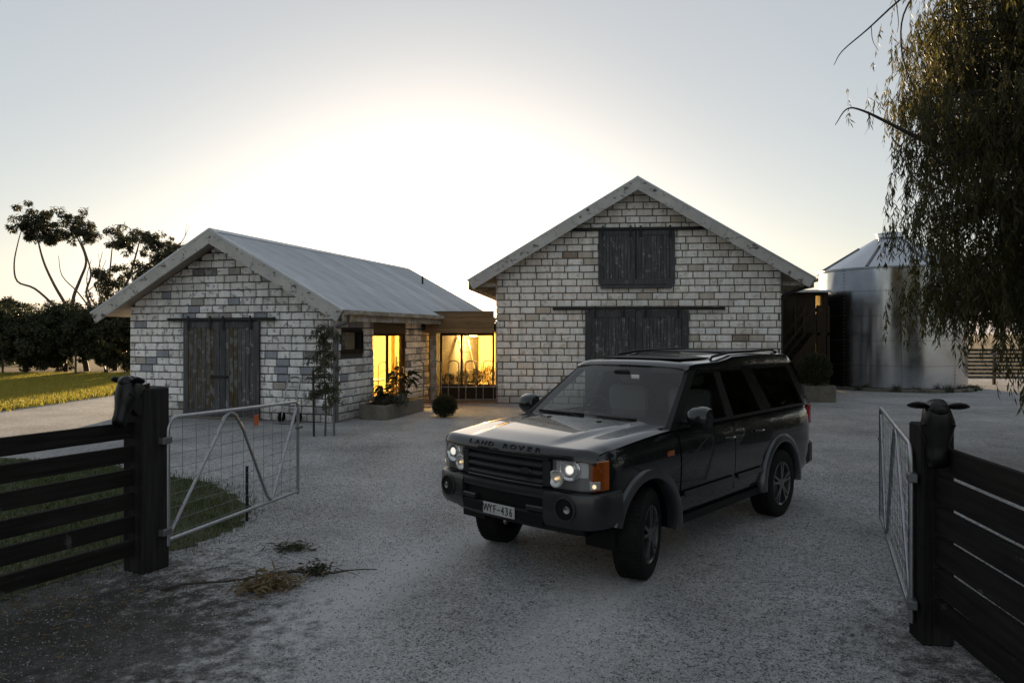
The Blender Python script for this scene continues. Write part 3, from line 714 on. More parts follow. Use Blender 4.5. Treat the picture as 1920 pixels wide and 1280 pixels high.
for z0, z1 in ((2.86, 3.54), (.56, 1.74)):
    w = ab('window', (11.545, 27.12, z0), (11.755, 27.13, z1), 'window_glass')
    ab('frame', (11.535, 27.09, z0-.02), (11.56, 27.098, z1+.02), 'dark_timber', w); ab('frame', (11.74, 27.09, z0-.02), (11.765, 27.098, z1+.02), 'dark_timber', w)
ceiling_lamp((11.2, 28.6, 3.66), 170, 'warm ceiling lamp inside the dark stair annex')
stt = thing('outside_stair', 'dark timber outside stair rising to a landing beside the silo', 'stair', (9.6, 25.3, 0))
a0, a1 = Vector((-.55, 0, .1)), Vector((1.1, 0, 2.1))
for dy in (-.45, .45): MB().bar(a0+Vector((0, dy, 0)), a1+Vector((0, dy, 0)), .05, .26).build('stringer', M['dark_timber'], stt)
for k in range(11):
    q = a0.lerp(a1, (k+.7)/11.2); MB().box((q.x-.13, -.42, q.z-.02), (q.x+.13, .42, q.z+.02)).build('tread', M['dark_timber'], stt)
MB().box((1.05, -.5, 2.06), (1.5, 1.7, 2.14)).build('landing', M['dark_timber'], stt)
for x, y in ((1.10, -.45), (1.44, -.45), (1.44, 1.6), (1.10, 1.6)): MB().box((x-.05, y-.05, 0), (x+.05, y+.05, 3.1)).build('post', M['dark_timber'], stt)
for dy in (-.45, .45):
    MB().bar(a0+Vector((0, dy, .95)), a1+Vector((0, dy, .95)), .05, .09).build('handrail', M['dark_timber'], stt)
    MB().bar(a0+Vector((0, dy, .55)), a1+Vector((0, dy, .55)), .035, .05).build('handrail', M['dark_timber'], stt)
MB().bar((1.15, -.45, 3.05), (1.44, -.45, 3.05), .05, .09).build('handrail', M['dark_timber'], stt)
lt = thing('lean_to_roof', 'small sloping iron roof catching the sky against the barn side', 'roof', (9.0, 26.2, 0))
MB().bar((-.9, 0, 2.75), (.75, 0, 3.55), 1.6, .05).build('roof_sheet', M['roof_iron'], lt); MB().bar((-.9, -.85, 2.66), (.75, -.85, 3.46), .05, .14).build('rafter', M['dark_timber'], lt)
for x, z in ((-.8, 2.65), (.65, 3.4)): MB().box((x-.05, -.7, 0), (x+.05, -.6, z), ).build('post', M['dark_timber'], lt)
# ================================================================== gateway: fences, posts, gates
def board_fence(name, label, p0, p1, post, tops, bh=.14, more=()):
    """p0 at the gate post, p1 far end; local x runs along the fence"""
    p0, p1 = Vector(p0), Vector(p1); d = p1-p0; L = d.length; a = math.atan2(d.y, d.x)
    t = thing(name, label, 'fence', (p0.x, p0.y, 0), a)
    w, h, dx = post
    po = MB().box((dx-w/2, -w/2, 0), (dx+w/2, w/2, h), .012).build('gate_post', M['post_wood'], t)
    for x in more: MB().box((x-.07, -.10, 0), (x+.07, .06, tops[0]+.03), .008).build('post', M['post_wood'], t)
    for z in tops:
        x0, x1 = dx+w/2+.004, L
        b = MB(); n = 8; v = []
        sag = random.uniform(-.008, .008); tw = random.uniform(-.006, .006)
        for i in range(n+1):
            x = x0+(x1-x0)*i/n; s = sag*math.sin(math.pi*i/n)+tw*(i/n-.5)
            for yy, zz in ((-.020, z-bh), (.020, z-bh), (.020, z), (-.020, z)): v.append((x, yy+random.uniform(-.001, .001), zz+s+random.uniform(-.0015, .0015)))
        f = [(4*i+j, 4*i+4+j, 4*i+4+(j+1) % 4, 4*i+(j+1) % 4) for i in range(n) for j in range(4)]+[(0, 1, 2, 3), (4*n+3, 4*n+2, 4*n+1, 4*n)]
        b.add(v, f).build('board', M['fence_board'], t)
    return t
TOPS = [1.335, 1.128, .921, .714, .507, .300]
board_fence('board_fence', 'black weathered board fence on the left with a thick gate post', (-3.30, 6.42, 0), (-5.35, 2.45, 0), (.27, 1.63, 0), TOPS, more=(2.3, 4.3))
board_fence('board_fence', 'grey weathered board fence on the right running towards the viewer', (2.90, 4.92, 0), (2.52, 1.9, 0), (.21, 1.50, 0), [z+.03 for z in TOPS], .172, more=(1.9, 2.9))
o = MB().lathe([(.0, .004), (.018, .004), (.022, 0)], 14, axis='y').build('knot_hole', M['iron_black'], bpy.data.objects['gate_post'])
def gate(label, hinge, end, z0, z1, drop, braces, nw, nv, wire_mat='dull_steel'):
    h, e = Vector(hinge), Vector(end); d = e-h; L = d.length; a = math.atan2(d.y, d.x)
    t = thing('pipe_gate', label, 'gate', (h.x, h.y, 0), a); r = .019
    def q(x, z): return (x, 0, z0+z*(z1-z0)-drop*x/L)
    rr = .12; arc = []
    pts = [q(0, -.0)]
    pts += [q(0, 1-rr/(z1-z0))] + [(rr-rr*math.cos(s), 0, q(0, 1)[2]-rr+rr*math.sin(s)) for s in np.linspace(.3, 1.57, 5)]
    pts += [q(L*.5, 1), q(L-rr*.5, 1), (L-.015, 0, q(L, 1)[2]-.02), q(L, 1-.08), q(L, 0)]
    fr = MB().tube(pts, r, 10).build('frame', M['gate_steel'], t, smooth=60)
    MB().tube([q(-.0, .045), q(L, .03)], r, 10).build('bottom_rail', M['gate_steel'], t, smooth=60)
    MB().tube([q(x*L, z) for x, z in braces], .016, 10).build('brace', M['gate_steel'], t, smooth=60)
    w = MB()
    for i in range(nw):
        z = .08+.84*i/(nw-1); w.tube([q(.01, z), q(L*.33, z-.006), q(L*.66, z-.004), q(L-.01, z)], .0028, 5)
    for i in range(nv):
        x = L*(i+1)/(nv+1); w.tube([q(x, .04), q(x, .99)], .0022, 5)
    o = w.build('wire_mesh', M[wire_mat], t)
    for z in (.12, .83): MB().box((-.10, -.03, q(0, z)[2]-.03), (.025, .03, q(0, z)[2]+.03), .006).build('hinge', M['dull_steel'], t)
    MB().box((L-.03, -.025, q(L, .72)[2]-.02), (L+.09, .025, q(L, .72)[2]+.02), .005).build('latch', M['dull_steel'], t)
    return t, q, L
g1, q1, L1 = gate('galvanised pipe and wire gate on the left swung open with a small orange tag', (-3.13, 6.47), (-2.70, 8.97), .19, 1.35, .09,
              [(.0, .06), (.30, .78), (.36, .95), (.40, .985), (.44, .95), (.50, .80), (.70, .10), (.73, .05), (.76, .09), (.985, .94)], 9, 11)
x = L1*.60; z = q1(x, .90)[2]
t = NT('orange_tag'); t.setb(Base_Color=(.55, .10, .015), Roughness=.5); M['orange'] = t.m
MB().box((x-.045, -.012, z-.09), (x+.045, -.006, z+.03), .003).build('tag', M['orange'], g1)
g2, q2, L2 = gate('galvanised pipe and wire gate on the right swung open and seen almost edge on', (2.77, 4.93), (4.02, 7.75), .12, 1.34, .03,
              [(.0, .06), (.30, .80), (.36, .96), (.40, .985), (.44, .96), (.50, .80), (.70, .10), (.75, .05), (.80, .10), (.985, .94)], 11, 13, 'gate_steel')
sk = thing('steel_stake', 'short rusty steel stake holding the open left gate', 'stake', (-3.0, 8.05, 0))
MB().tube([(0, 0, -.05), (.0, 0, .62)], .017, 8).build('shaft', M['iron_black'], sk, smooth=60)
MB().tube([(.02, 0, .20), (.10, -.05, .16), (.14, -.06, .10), (.12, -.05, .03), (.05, -.03, .012)], .006, 6).build('tie_loop', M['gate_steel'], sk, smooth=60)

# ---- cow head ornaments on the posts: one continuous lofted head with ears
t = NT('cow_black'); v = t.coord(); t.setb(Base_Color=(.005, .0045, .0045)); t.b.inputs['Specular IOR Level'].default_value = .35; t.rough(t.ramp(t.noise(v, 12, 4), [(.3, .26), (.7, .5)])); M['cow_black'] = t.m
def cow_head(label, loc, rz, pitch):
    c = thing('cow_head_ornament', label, 'ornament', loc, rz)
    # stations along the face from neck to muzzle: (forward, centre height, half width, half height)
    st = [(-.10, .02, .060, .085), (-.05, .03, .072, .100), (.0, .035, .080, .098), (.05, .025, .083, .086), (.10, .008, .076, .073), (.15, -.016, .064, .062), (.20, -.040, .056, .053), (.24, -.058, .056, .050), (.27, -.068, .058, .048), (.295, -.075, .050, .038), (.305, -.078, .025, .02)]
    m = MB(); n = 18
    for k, (x, z, w, h) in enumerate(st):
        for i in range(n):
            a = 2*math.pi*i/n; ca, sa = math.cos(a), math.sin(a)
            ww = w*(1+.10*(abs(sa) < .5)*(k in (3, 4)))
            m.v.append((x, ww*math.copysign(abs(ca)**.85, ca), z+h*math.copysign(abs(sa)**.85, sa)))
    m.f = [(k*n+i, k*n+(i+1) % n, (k+1)*n+(i+1) % n, (k+1)*n+i) for k in range(len(st)-1) for i in range(n)]+[tuple(range(n-1, -1, -1)), tuple((len(st)-1)*n+i for i in range(n))]
    h = m.build('head', M['cow_black'], c, smooth=60); h.rotation_euler = (0, pitch, 0); h.scale = (.95, 1.1, 1.2)
    MB().lathe([(.0, .145), (.045, .135), (.06, .11), (.065, .08)], 14, (-.02, 0, 0)).build('poll', M['cow_black'], h, smooth=60)
    for sg in (-1, 1):
        e = MB(); v = []; ne = 10
        for q_, (d, w, th) in enumerate(((0, .016, .014), (.02, .034, .018), (.05, .042, .016), (.078, .032, .012), (.10, .008, .005))):
            for i in range(ne):
                a = 2*math.pi*i/ne; v.append((-.05+th*math.cos(a)*1.0, sg*(.058+d*1.05), .095+.010*math.sin(d*20)-d*.10+w*math.sin(a)*.8))
        e.add(v, [(k*ne+i, k*ne+(i+1) % ne, (k+1)*ne+(i+1) % ne, (k+1)*ne+i) for k in range(4) for i in range(ne)]+[tuple(4*ne+i for i in range(ne))]).build('ear', M['cow_black'], h, smooth=60)
        MB().lathe([(.0, .016), (.010, .013), (.014, .004), (.015, -.01)], 10, (.07, sg*.074, .055), 'z').build('eye', M['cow_black'], h, smooth=60)
        MB().lathe([(.010, .0), (.006, -.004), (.0, -.005)], 8, (.300, sg*.028, -.062), 'x').build('nostril', M['iron_black'], h)
    MB().prism([(-.17, -.16), (-.05, -.20), (.02, -.14), (.03, .0), (-.02, .06), (-.17, .08)], lambda p: (p[0], -.035, p[1]), lambda p: (p[0], .035, p[1])).build('neck_mount', M['cow_black'], c)
    return c
cow_head('black cow head ornament in profile on the left gate post', (-3.30, 6.17, 1.60), R(254), R(42))
cow_head('black cow head ornament with spread ears on the right gate post', (2.80, 4.70, 1.545), R(250), R(56))
# ================================================================== four wheel drive
def car_mats():
    t = NT('car_paint'); t.setb(Base_Color=(.07, .08, .085), Metallic=0.0, Roughness=.25, Specular_IOR_Level=.2, Coat_Weight=1.0, Coat_Roughness=.02, Coat_IOR=1.5); 
    v = t.coord(); t.col(t.mix(t.ramp(t.noise(v, 7, 5, .65), [(.45, 0.0), (.8, .25)]), (.006, .0075, .008), (.018, .018, .017)))
    t.rough(t.ramp(t.noise(v, 3.2, 6, .7), [(.35, .17), (.75, .30)])); M['car_paint'] = t.m
    t = NT('car_trim'); t.setb(Base_Color=(.022, .024, .025), Metallic=.3, Roughness=.38, Coat_Weight=.5, Coat_Roughness=.12); M['car_trim'] = t.m
    t = NT('car_plastic'); t.b.inputs['Specular IOR Level'].default_value = .25; t.setb(Base_Color=(.004, .004, .0045), Roughness=.5); M['car_plastic'] = t.m
    t = NT('car_flare'); t.setb(Base_Color=(.055, .06, .065), Metallic=.6, Roughness=.34, Coat_Weight=.7, Coat_Roughness=.15); M['car_flare'] = t.m
    t = NT('car_bar'); t.setb(Base_Color=(.06, .063, .066), Metallic=.55, Roughness=.34); M['car_bar'] = t.m
    t = NT('tyre_rubber'); v = t.coord(); t.col(t.ramp(t.noise(v, 9, 5), [(.3, (.005,.005,.005)), (.8, (.016,.015,.014))])); t.setb(Roughness=.8); t.b.inputs['Specular IOR Level'].default_value = .2; M['tyre'] = t.m
    t = NT('alloy'); t.setb(Base_Color=(.20, .205, .21), Metallic=.9, Roughness=.32); M['alloy'] = t.m
    t = NT('lamp_silver'); t.setb(Base_Color=(.72, .72, .70), Metallic=.45, Roughness=.22, Coat_Weight=1.0); M['lamp_silver'] = t.m
    t = NT('chrome'); t.setb(Base_Color=(.82, .83, .84), Metallic=1.0, Roughness=.10); M['chrome'] = t.m
    t = NT('lamp_panel'); t.setb(Base_Color=(.22, .22, .22), Metallic=.6, Roughness=.35, Coat_Weight=.6); M['lamp_panel'] = t.m
    t = NT('amber'); t.setb(Base_Color=(.32, .07, .006), Roughness=.12, Coat_Weight=1.0); M['amber'] = t.m
    t = NT('red_lens'); t.setb(Base_Color=(.35, .01, .01), Roughness=.15, Coat_Weight=1.0); M['red_lens'] = t.m
    t = NT('bulb'); t.setb(Base_Color=(.9, .9, .85)); t.b.inputs['Emission Color'].default_value = (1, .95, .86, 1); t.b.inputs['Emission Strength'].default_value = .35; M['bulb'] = t.m
    t = NT('side_bulb'); t.setb(Base_Color=(.9, .8, .6)); t.b.inputs['Emission Color'].default_value = (1, .72, .38, 1); t.b.inputs['Emission Strength'].default_value = .35; M['side_bulb'] = t.m
    t = NT('plate_white'); t.setb(Base_Color=(.42, .42, .41), Roughness=.45); M['plate'] = t.m
    t = NT('seat_cloth'); t.setb(Base_Color=(.16, .15, .14), Roughness=.7); M['seat_cloth'] = t.m
    t = NT('sticker'); t.setb(Base_Color=(.8, .8, .78), Roughness=.6); M['sticker'] = t.m
    glass_mat('screen_glass', (.80, .83, .84), 1.0, 1.65); glass_mat('privacy_glass', (.10, .105, .10), 1.0, 1.55); glass_mat('side_glass', (.70, .74, .73), 1.0, 1.55); glass_mat('lens_glass', (.95, .95, .95))
car_mats()
car = thing('off_road_wagon', 'dark grey boxy off road wagon stopped on the gravel between the gates', 'car', (.50, 6.78, 0), R(227.4))
def cpart(mb, name, mat, parent=None, smooth=32): return mb.build(name, M[mat], parent or car, smooth=smooth)
# plan line of the nose: (y, x)
PL = [(0, .872), (.15, .869), (.30, .861), (.45, .848), (.60, .830), (.70, .814), (.77, .796), (.83, .766), (.872, .722), (.90, .66), (.918, .57), (.93, .45)]
def nose(y):
    s = 1 if y >= 0 else -1; y = abs(y)
    for (a, b), (c, d) in zip(PL, PL[1:]):
        if y <= c: t = (y-a)/(c-a); x = b+(d-b)*t; n = Vector((c-a, -(d-b))).normalized(); break
    else: x = PL[-1][1]; n = Vector((0, 1))
    return x, s*n.y, n.x          # x, normal (ny, nx)
def npt(y, off, z):
    x, ny, nx = nose(y); return (x+nx*off, y+ny*off, z)
def nose_sweep(y0, y1, prof, n=14, cap=True):
    """closed profile of (offset, z) swept along the plan line of the nose"""
    m = MB(); k = len(prof); v = []
    ys = sorted(set([y0, y1]+[a*sg for a, _ in PL for sg in (-1, 1) if y0 < a*sg < y1]))
    for y in ys: v += [npt(y, o, z) for o, z in prof]
    f = [(i*k+j, i*k+(j+1) % k, (i+1)*k+(j+1) % k, (i+1)*k+j) for i in range(len(ys)-1) for j in range(k)]
    if cap: f += [tuple(range(k)), tuple((len(ys)-1)*k+j for j in range(k))]
    return m.add(v, f)
def slab(z0, z1, o0, o1, r=.008): return [(o0, z0), (o1-r, z0), (o1, z0+r), (o1, z1-r), (o1-r, z1), (o0, z1)]

# ---- lower body with the wheel arches cut out
def hw(x): return .92 - (.15*((x-.45)/.27)**2 if x > .45 else 0) - (.05*((-3.62-x)/.28)**2 if x < -3.62 else 0)
def zt(x): return 1.195+(.70-x)*.04 if x > -.45 else 1.241-.002*(x+.45)
def section(x, side_only=False):
    w, z = hw(x), zt(x)
    if x > .5: z -= .05*((x-.5)/.22)**2
    b = .40 if x < .42 else .58
    return [(0, b), (w-.12, b), (w-.05, max(b, .43)), (w-.018, max(b+.01, .50)), (w-.002, .66), (w+.008, .82), (w+.010, .96), (w+.003, 1.06), (w-.012, z-.095), (w-.03, z-.045), (w-.065, z-.012), (w-.14, z), (0, z+.004)]
xs = [.72, .70, .66, .60, .52, .44, .3, .15, 0, -.15, -.3, -.45, -.8, -1.2, -1.7, -2.2, -2.6, -2.75, -2.885, -3.0, -3.2, -3.45, -3.65, -3.78, -3.86, -3.90]
m = MB(); k = len(section(0))
for x in xs:
    s = section(x); m.v += [(x, y, z) for y, z in s] + [(x, -y, z) for y, z in s[-2:0:-1]]
K = 2*k-2
m.f = [(i*K+j, (i+1)*K+j, (i+1)*K+(j+1) % K, i*K+(j+1) % K) for i in range(len(xs)-1) for j in range(K)] + [tuple(range(K)), tuple((len(xs)-1)*K+j for j in range(K))]
body_me = m.mesh('body', M['car_paint'])
def boolean(me, cutters):
    o = bpy.data.objects.new('tmp', me); COL.objects.link(o); tmp = []
    for c in cutters:
        q = bpy.data.objects.new('cut', c); COL.objects.link(q); tmp.append(q)
        md = o.modifiers.new('b', 'BOOLEAN'); md.operation = 'DIFFERENCE'; md.object = q; md.solver = 'EXACT'
    dg = bpy.context.evaluated_depsgraph_get(); r = bpy.data.meshes.new_from_object(o.evaluated_get(dg))
    for q in tmp+[o]: bpy.data.objects.remove(q)
    return r
cut = []
for ax in (0, -2.885):
    for sg in (-1, 1):
        cut.append(MB().lathe([(.475, sg*.58), (.475, sg*1.1)], 40, (ax, 0, .40), 'y', cap=True).mesh('c', None))
body_me = boolean(body_me, cut); smooth_mesh(body_me, 28); body_me.name = 'body'
if not body_me.materials: body_me.materials.append(M['car_paint'])
body = link('body', body_me, car)
# ---- bonnet
def bonnet():
    m = MB(); ny, npz = 44, 26
    for i in range(ny+1):
        y = -.895+1.79*i/ny; xe = nose(y*.985)[0]; ay = abs(y)
        for j in range(npz+1):
            if j <= 18:
                p = j/18; x = -.42+(xe-.075+.42)*p; z = 1.275-.082*p**1.35; lip = 0
            else:
                q = (j-18)/8; a = q*math.pi/2; x = xe-.075+.085*math.sin(a)**1.0; z = 1.193-.090*(1-math.cos(a)); p = 1+q*.1
            yy = y - math.copysign(.012, y)*(p > .9)*(ay > .8)
            edge = .60-.17*min(p, 1); st = max(0, min(1, (edge+.05-ay)/.07)); st = st*st*(3-2*st)
            z += .022*st*(1-max(0, min(1, (p-.80)/.22)))
            z -= .032*max(0, (ay-.78)/.115)**2.2 + .006*(ay/.9)**2
            m.v.append((x, yy, z))
    for i in range(ny):
        for j in range(npz): m.f.append((i*(npz+1)+j, i*(npz+1)+j+1, (i+1)*(npz+1)+j+1, (i+1)*(npz+1)+j))
    return m
bon = cpart(bonnet(), 'bonnet', 'car_paint', smooth=40)
for y in (-.33, .28): MB().box((-.20, y-.025, 1.272), (-.15, y+.025, 1.295), .008).build('washer_jet', M['car_plastic'], bon)
# raised letters along the lip of the bonnet
def letter(ch):
    c = bpy.data.curves.new('letter', 'FONT'); c.body = ch; c.size = .070; c.extrude = .004; c.align_x = 'CENTER'; c.align_y = 'CENTER'; c.offset = .0012
    o = bpy.data.objects.new('letter', c); COL.objects.link(o)
    me = bpy.data.meshes.new_from_object(o.evaluated_get(bpy.context.evaluated_depsgraph_get())); bpy.data.objects.remove(o); me.materials.clear(); return me
LM = {}
def place_letter(ch, y, parent, mat):
    if (ch, mat) not in LM: LM[ch, mat] = letter(ch); LM[ch, mat].materials.append(M[mat])
    x, ny_, nx_ = nose(y)
    nrm = Vector((nx_*.86, ny_*.86, .50)).normalized(); right = Vector((-ny_, nx_, 0)).normalized(); up = nrm.cross(right)
    mt = Matrix((right, up, nrm)).transposed().to_4x4(); p = Vector((x, y, 0)) + Vector((nx_, ny_, 0))*.003
    mt.translation = (p.x-.006, p.y, 1.152); o = link('letter', LM[ch, mat], parent); o.matrix_local = mt @ Matrix.Diagonal((1.35, .82, 1, 1)); return o
yy = -.40
for ch in 'LAND ROVER':
    if ch != ' ': place_letter(ch, yy, bon, 'car_plastic')
    yy += .088
# ---- nose: black carrier, grille, lamps
cpart(nose_sweep(-.90, .90, slab(.56, 1.105, -.16, -.045)), 'nose_panel', 'car_plastic')
gr = cpart(nose_sweep(-.50, .50, slab(1.075, 1.102, -.045, -.006)), 'grille', 'car_bar')
for z0 in (.885, .952, 1.018): cpart(nose_sweep(-.435, .435, [(-.045, z0-.012), (-.02, z0-.016), (.000, z0), (.0, z0+.012), (-.022, z0+.030), (-.045, z0+.032)]), 'bar', 'car_bar', gr)
for sg in (-1, 1): cpart(nose_sweep(min(sg*.44, sg*.515), max(sg*.44, sg*.515), slab(.862, 1.074, -.045, -.003)), 'grille_end', 'car_trim', gr)
cpart(nose_sweep(-.44, .44, slab(.846, .872, -.045, .002)), 'grille_base', 'car_trim', gr)
bd = MB(); bd.lathe([(.0, .012), (.04, .010), (.046, .0)], 24); 
o = bd.build('badge', M['car_trim'], gr, smooth=50)
nx_ = Vector((1, .12, .05)).normalized(); o.matrix_local = Matrix.Translation(npt(.27, .004, .972)) @ Vector(nx_).to_track_quat('Z', 'Y').to_matrix().to_4x4() @ Matrix.Diagonal((1.25, .62, 1, 1))
def disc_at(y, z, off, prof, name, mat, parent, n=28, smooth=50):
    x, ny_, nx_ = nose(y); d = Vector((nx_+.35, ny_*.8, .0)).normalized()
    o = MB().lathe(prof, n).build(name, M[mat], parent, smooth=smooth)
    o.matrix_local = Matrix.Translation(npt(y, off, z)) @ d.to_track_quat('Z', 'Y').to_matrix().to_4x4(); return o
for sg in (-1, 1):
    def rng(a, b): return (min(sg*a, sg*b), max(sg*a, sg*b))
    hl = cpart(nose_sweep(*rng(.525, .915), slab(.852, 1.098, -.05, -.030)), 'headlight', 'lamp_panel')
    cpart(nose_sweep(*rng(.565, .845), slab(.958, 1.094, -.03, -.022)), 'reflector', 'lamp_silver', hl)
    disc_at(sg*.690, 1.022, -.022, [(.098, .006), (.092, .012), (.080, -.004), (.052, -.012), (.05, .01), (.045, .016)], 'main_bezel', 'chrome', hl)
    disc_at(sg*.690, 1.022, -.012, [(.034, .002), (.026, .010), (.014, .014), (0, .015)], 'projector', 'bulb', hl)
    disc_at(sg*.565, .938, -.016, [(.072, -.01), (.072, .012), (.062, .014), (.05, .002), (.03, -.004), (.0, -.006)], 'small_lamp', 'lamp_silver', hl)
    disc_at(sg*.565, .938, -.010, [(.012, .0), (.010, .008), (.0, .010)], 'bulb', 'side_bulb', hl, 10)
    cpart(nose_sweep(*rng(.852, .917), slab(.855, 1.096, -.03, -.002)), 'indicator', 'amber', hl)
    cpart(nose_sweep(*rng(.848, .895), slab(.862, .945, -.028, .002, .012)), 'side_lamp', 'lamp_silver', hl)
    disc_at(sg*.872, .900, .004, [(.018, 0), (.015, .004), (.0, .006)], 'bulb', 'side_bulb', hl, 12)
    cpart(nose_sweep(*rng(.545, .905), slab(.856, 1.095, .004, .009, .003)), 'lens', 'lens_glass', hl)
# ---- front bumper
bp = cpart(nose_sweep(-.925, .925, [(-.16, .54), (-.02, .54), (.0, .57), (.0, .80), (-.16, .82)]), 'front_bumper', 'car_plastic')
for sg in (-1, 1):
    a, b = sorted((sg*.47, sg*.93))
    cpart(nose_sweep(a, b, [(-.06, .845), (.006, .843), (.030, .832), (.040, .80), (.042, .68), (.036, .60), (.010, .555), (-.06, .548)]), 'corner_panel', 'car_trim', bp)
    disc_at(sg*.68, .715, .046, [(.088, -.01), (.088, .004), (.0, .005)], 'fog_recess', 'car_plastic', bp)
    disc_at(sg*.68, .715, .046, [(.098, -.012), (.098, .012), (.088, .014), (.084, .0)], 'fog_ring', 'car_bar', bp)
    disc_at(sg*.70, .715, .048, [(.026, -.01), (.026, .004), (.03, .01), (.0, .013)], 'fog_lamp', 'chrome', bp)
    cpart(nose_sweep(*sorted((sg*.30, sg*.465)), slab(.655, .70, 0, .040)), 'tow_ledge', 'car_trim', bp)
    cpart(nose_sweep(*sorted((sg*.62, sg*.72)), slab(.846, .853, -.03, .012, .002)), 'washer_cap', 'car_plastic', bp)
cpart(nose_sweep(-.465, .465, [(-.06, .845), (.004, .843), (.028, .832), (.034, .80), (.028, .772), (-.05, .765)]), 'top_bar', 'car_trim', bp)
cpart(nose_sweep(-.465, .465, slab(.548, .652, 0, .034, .015)), 'plate_panel', 'car_plastic', bp)
cpart(nose_sweep(-.80, .80, [(-.40, .44), (-.16, .46), (-.06, .53), (-.08, .55), (-.40, .55)]), 'skid_plate', 'car_plastic', bp)
pl = MB().box((.905, -.186, .555), (.915, .186, .655), .004).build('number_plate', M['plate'], car)
def plate_char(ch, y, w):
    if ch == '-': o = MB().box((.9152, y-.018, .600), (.917, y+.018, .608)).build('dash', M['car_plastic'], pl); return
    c = bpy.data.curves.new('character', 'FONT'); c.body = ch; c.size = .098; c.extrude = .0012; c.align_x = 'CENTER'; c.align_y = 'CENTER'
    o = bpy.data.objects.new('t', c); COL.objects.link(o); me = bpy.data.meshes.new_from_object(o.evaluated_get(bpy.context.evaluated_depsgraph_get())); bpy.data.objects.remove(o)
    me.materials.clear(); me.materials.append(M['car_plastic']); o = link('character', me, pl)
    o.matrix_local = Matrix(((0, 0, 1, .9165), (.72, 0, 0, y), (0, 1.0, 0, .604), (0, 0, 0, 1)))
for ch, y in zip('WYF-436', (-.145, -.092, -.043, .005, .052, .100, .148)): plate_char(ch, y, .05)
# ---- wheel flares, wheels
for ax, a0, a1 in ((0, 16, 188), (-2.885, -4, 186)):
    for sg in (-1, 1):
        prof = [(.462, .84), (.462, .952), (.470, .962), (.500, .966), (.545, .955), (.562, .925), (.56, .88)]; n = 30; m = MB()
        for i in range(n+1):
            t = R(a0+(a1-a0)*i/n)
            for r, y in prof: m.v.append((ax+r*math.cos(t), sg*y, .40+r*math.sin(t)))
        q = len(prof); m.f = [(i*q+j, (i+1)*q+j, (i+1)*q+j+1, i*q+j+1) for i in range(n) for j in range(q-1)]
        cpart(m, 'wheel_flare', 'car_flare', smooth=40)
        ln = MB()
        for i in range(25):
            t = R(-8+196*i/24); ln.v += [(ax+.473*math.cos(t), sg*.60, .40+.473*math.sin(t)), (ax+.473*math.cos(t), sg*.90, .40+.473*math.sin(t))]
        ln.f = [(2*i, 2*i+1, 2*i+3, 2*i+2) for i in range(24)]; cpart(ln, 'arch_liner', 'car_plastic')
def wheel(name, loc, steer, sg):
    w = MB(); r, b = .384, .128
    tyre_p = [(.245, -b*.85), (.262, -b*.98), (.32, -b), (.362, -b*.95), (.379, -b*.82), (r, -b*.6), (r, b*.6), (.379, b*.82), (.362, b*.95), (.32, b), (.262, b*.98), (.245, b*.85)]
    h = bpy.data.objects.new(name, w.lathe(tyre_p, 48, axis='y').mesh(name, M['tyre'], 40)); COL.objects.link(h); h.parent = car; h.location = loc; h.rotation_euler = (0, 0, steer)
    tr = MB()
    for i in range(60):
        t = 2*math.pi*i/60; c, s = math.cos(t), math.sin(t)
        for yy in (-.085, -.03, .03, .085):
            tr.bar(((r+.001)*c, yy-.02, (r+.001)*s), ((r+.001)*c, yy+.02, (r+.001)*s), .022, .010, (c, 0, s))
    o = tr.build('tread', M['tyre'], h); 
    y = sg*.112
    rm = MB().lathe([(.252, y+sg*.004), (.246, y+sg*.010), (.232, y), (.226, y-sg*.06), (.22, y-sg*.16)], 40, axis='y').build('rim', M['alloy'], h, smooth=40)
    MB().lathe([(.0, y-sg*.10), (.21, y-sg*.10)], 30, axis='y').build('brake_disc', M['dull_steel'], h)
    for i in range(5):
        for dt in (-.17, .17):
            t = 2*math.pi*i/5+math.pi/2; c0, s0 = math.cos(t+dt*.6), math.sin(t+dt*.6); c1, s1 = math.cos(t+dt), math.sin(t+dt)
            MB().bar((.045*c0, y-sg*.008, .045*s0), (.236*c1, y-sg*.004, .236*s1), .028, .036, (c1, 0, s1) if False else (0, 1, 0)).build('spoke', M['alloy'], h)
    MB().lathe([(.070, y-sg*.03), (.066, y+sg*.004), (.04, y+sg*.012), (.0, y+sg*.014)], 24, axis='y').build('hub', M['alloy'], h, smooth=40)
for ax, sg in ((0, 1), (0, -1), (-2.885, 1), (-2.885, -1)):
    wheel('wheel', (ax, sg*.815, .382), R(17) if ax == 0 else 0, sg)
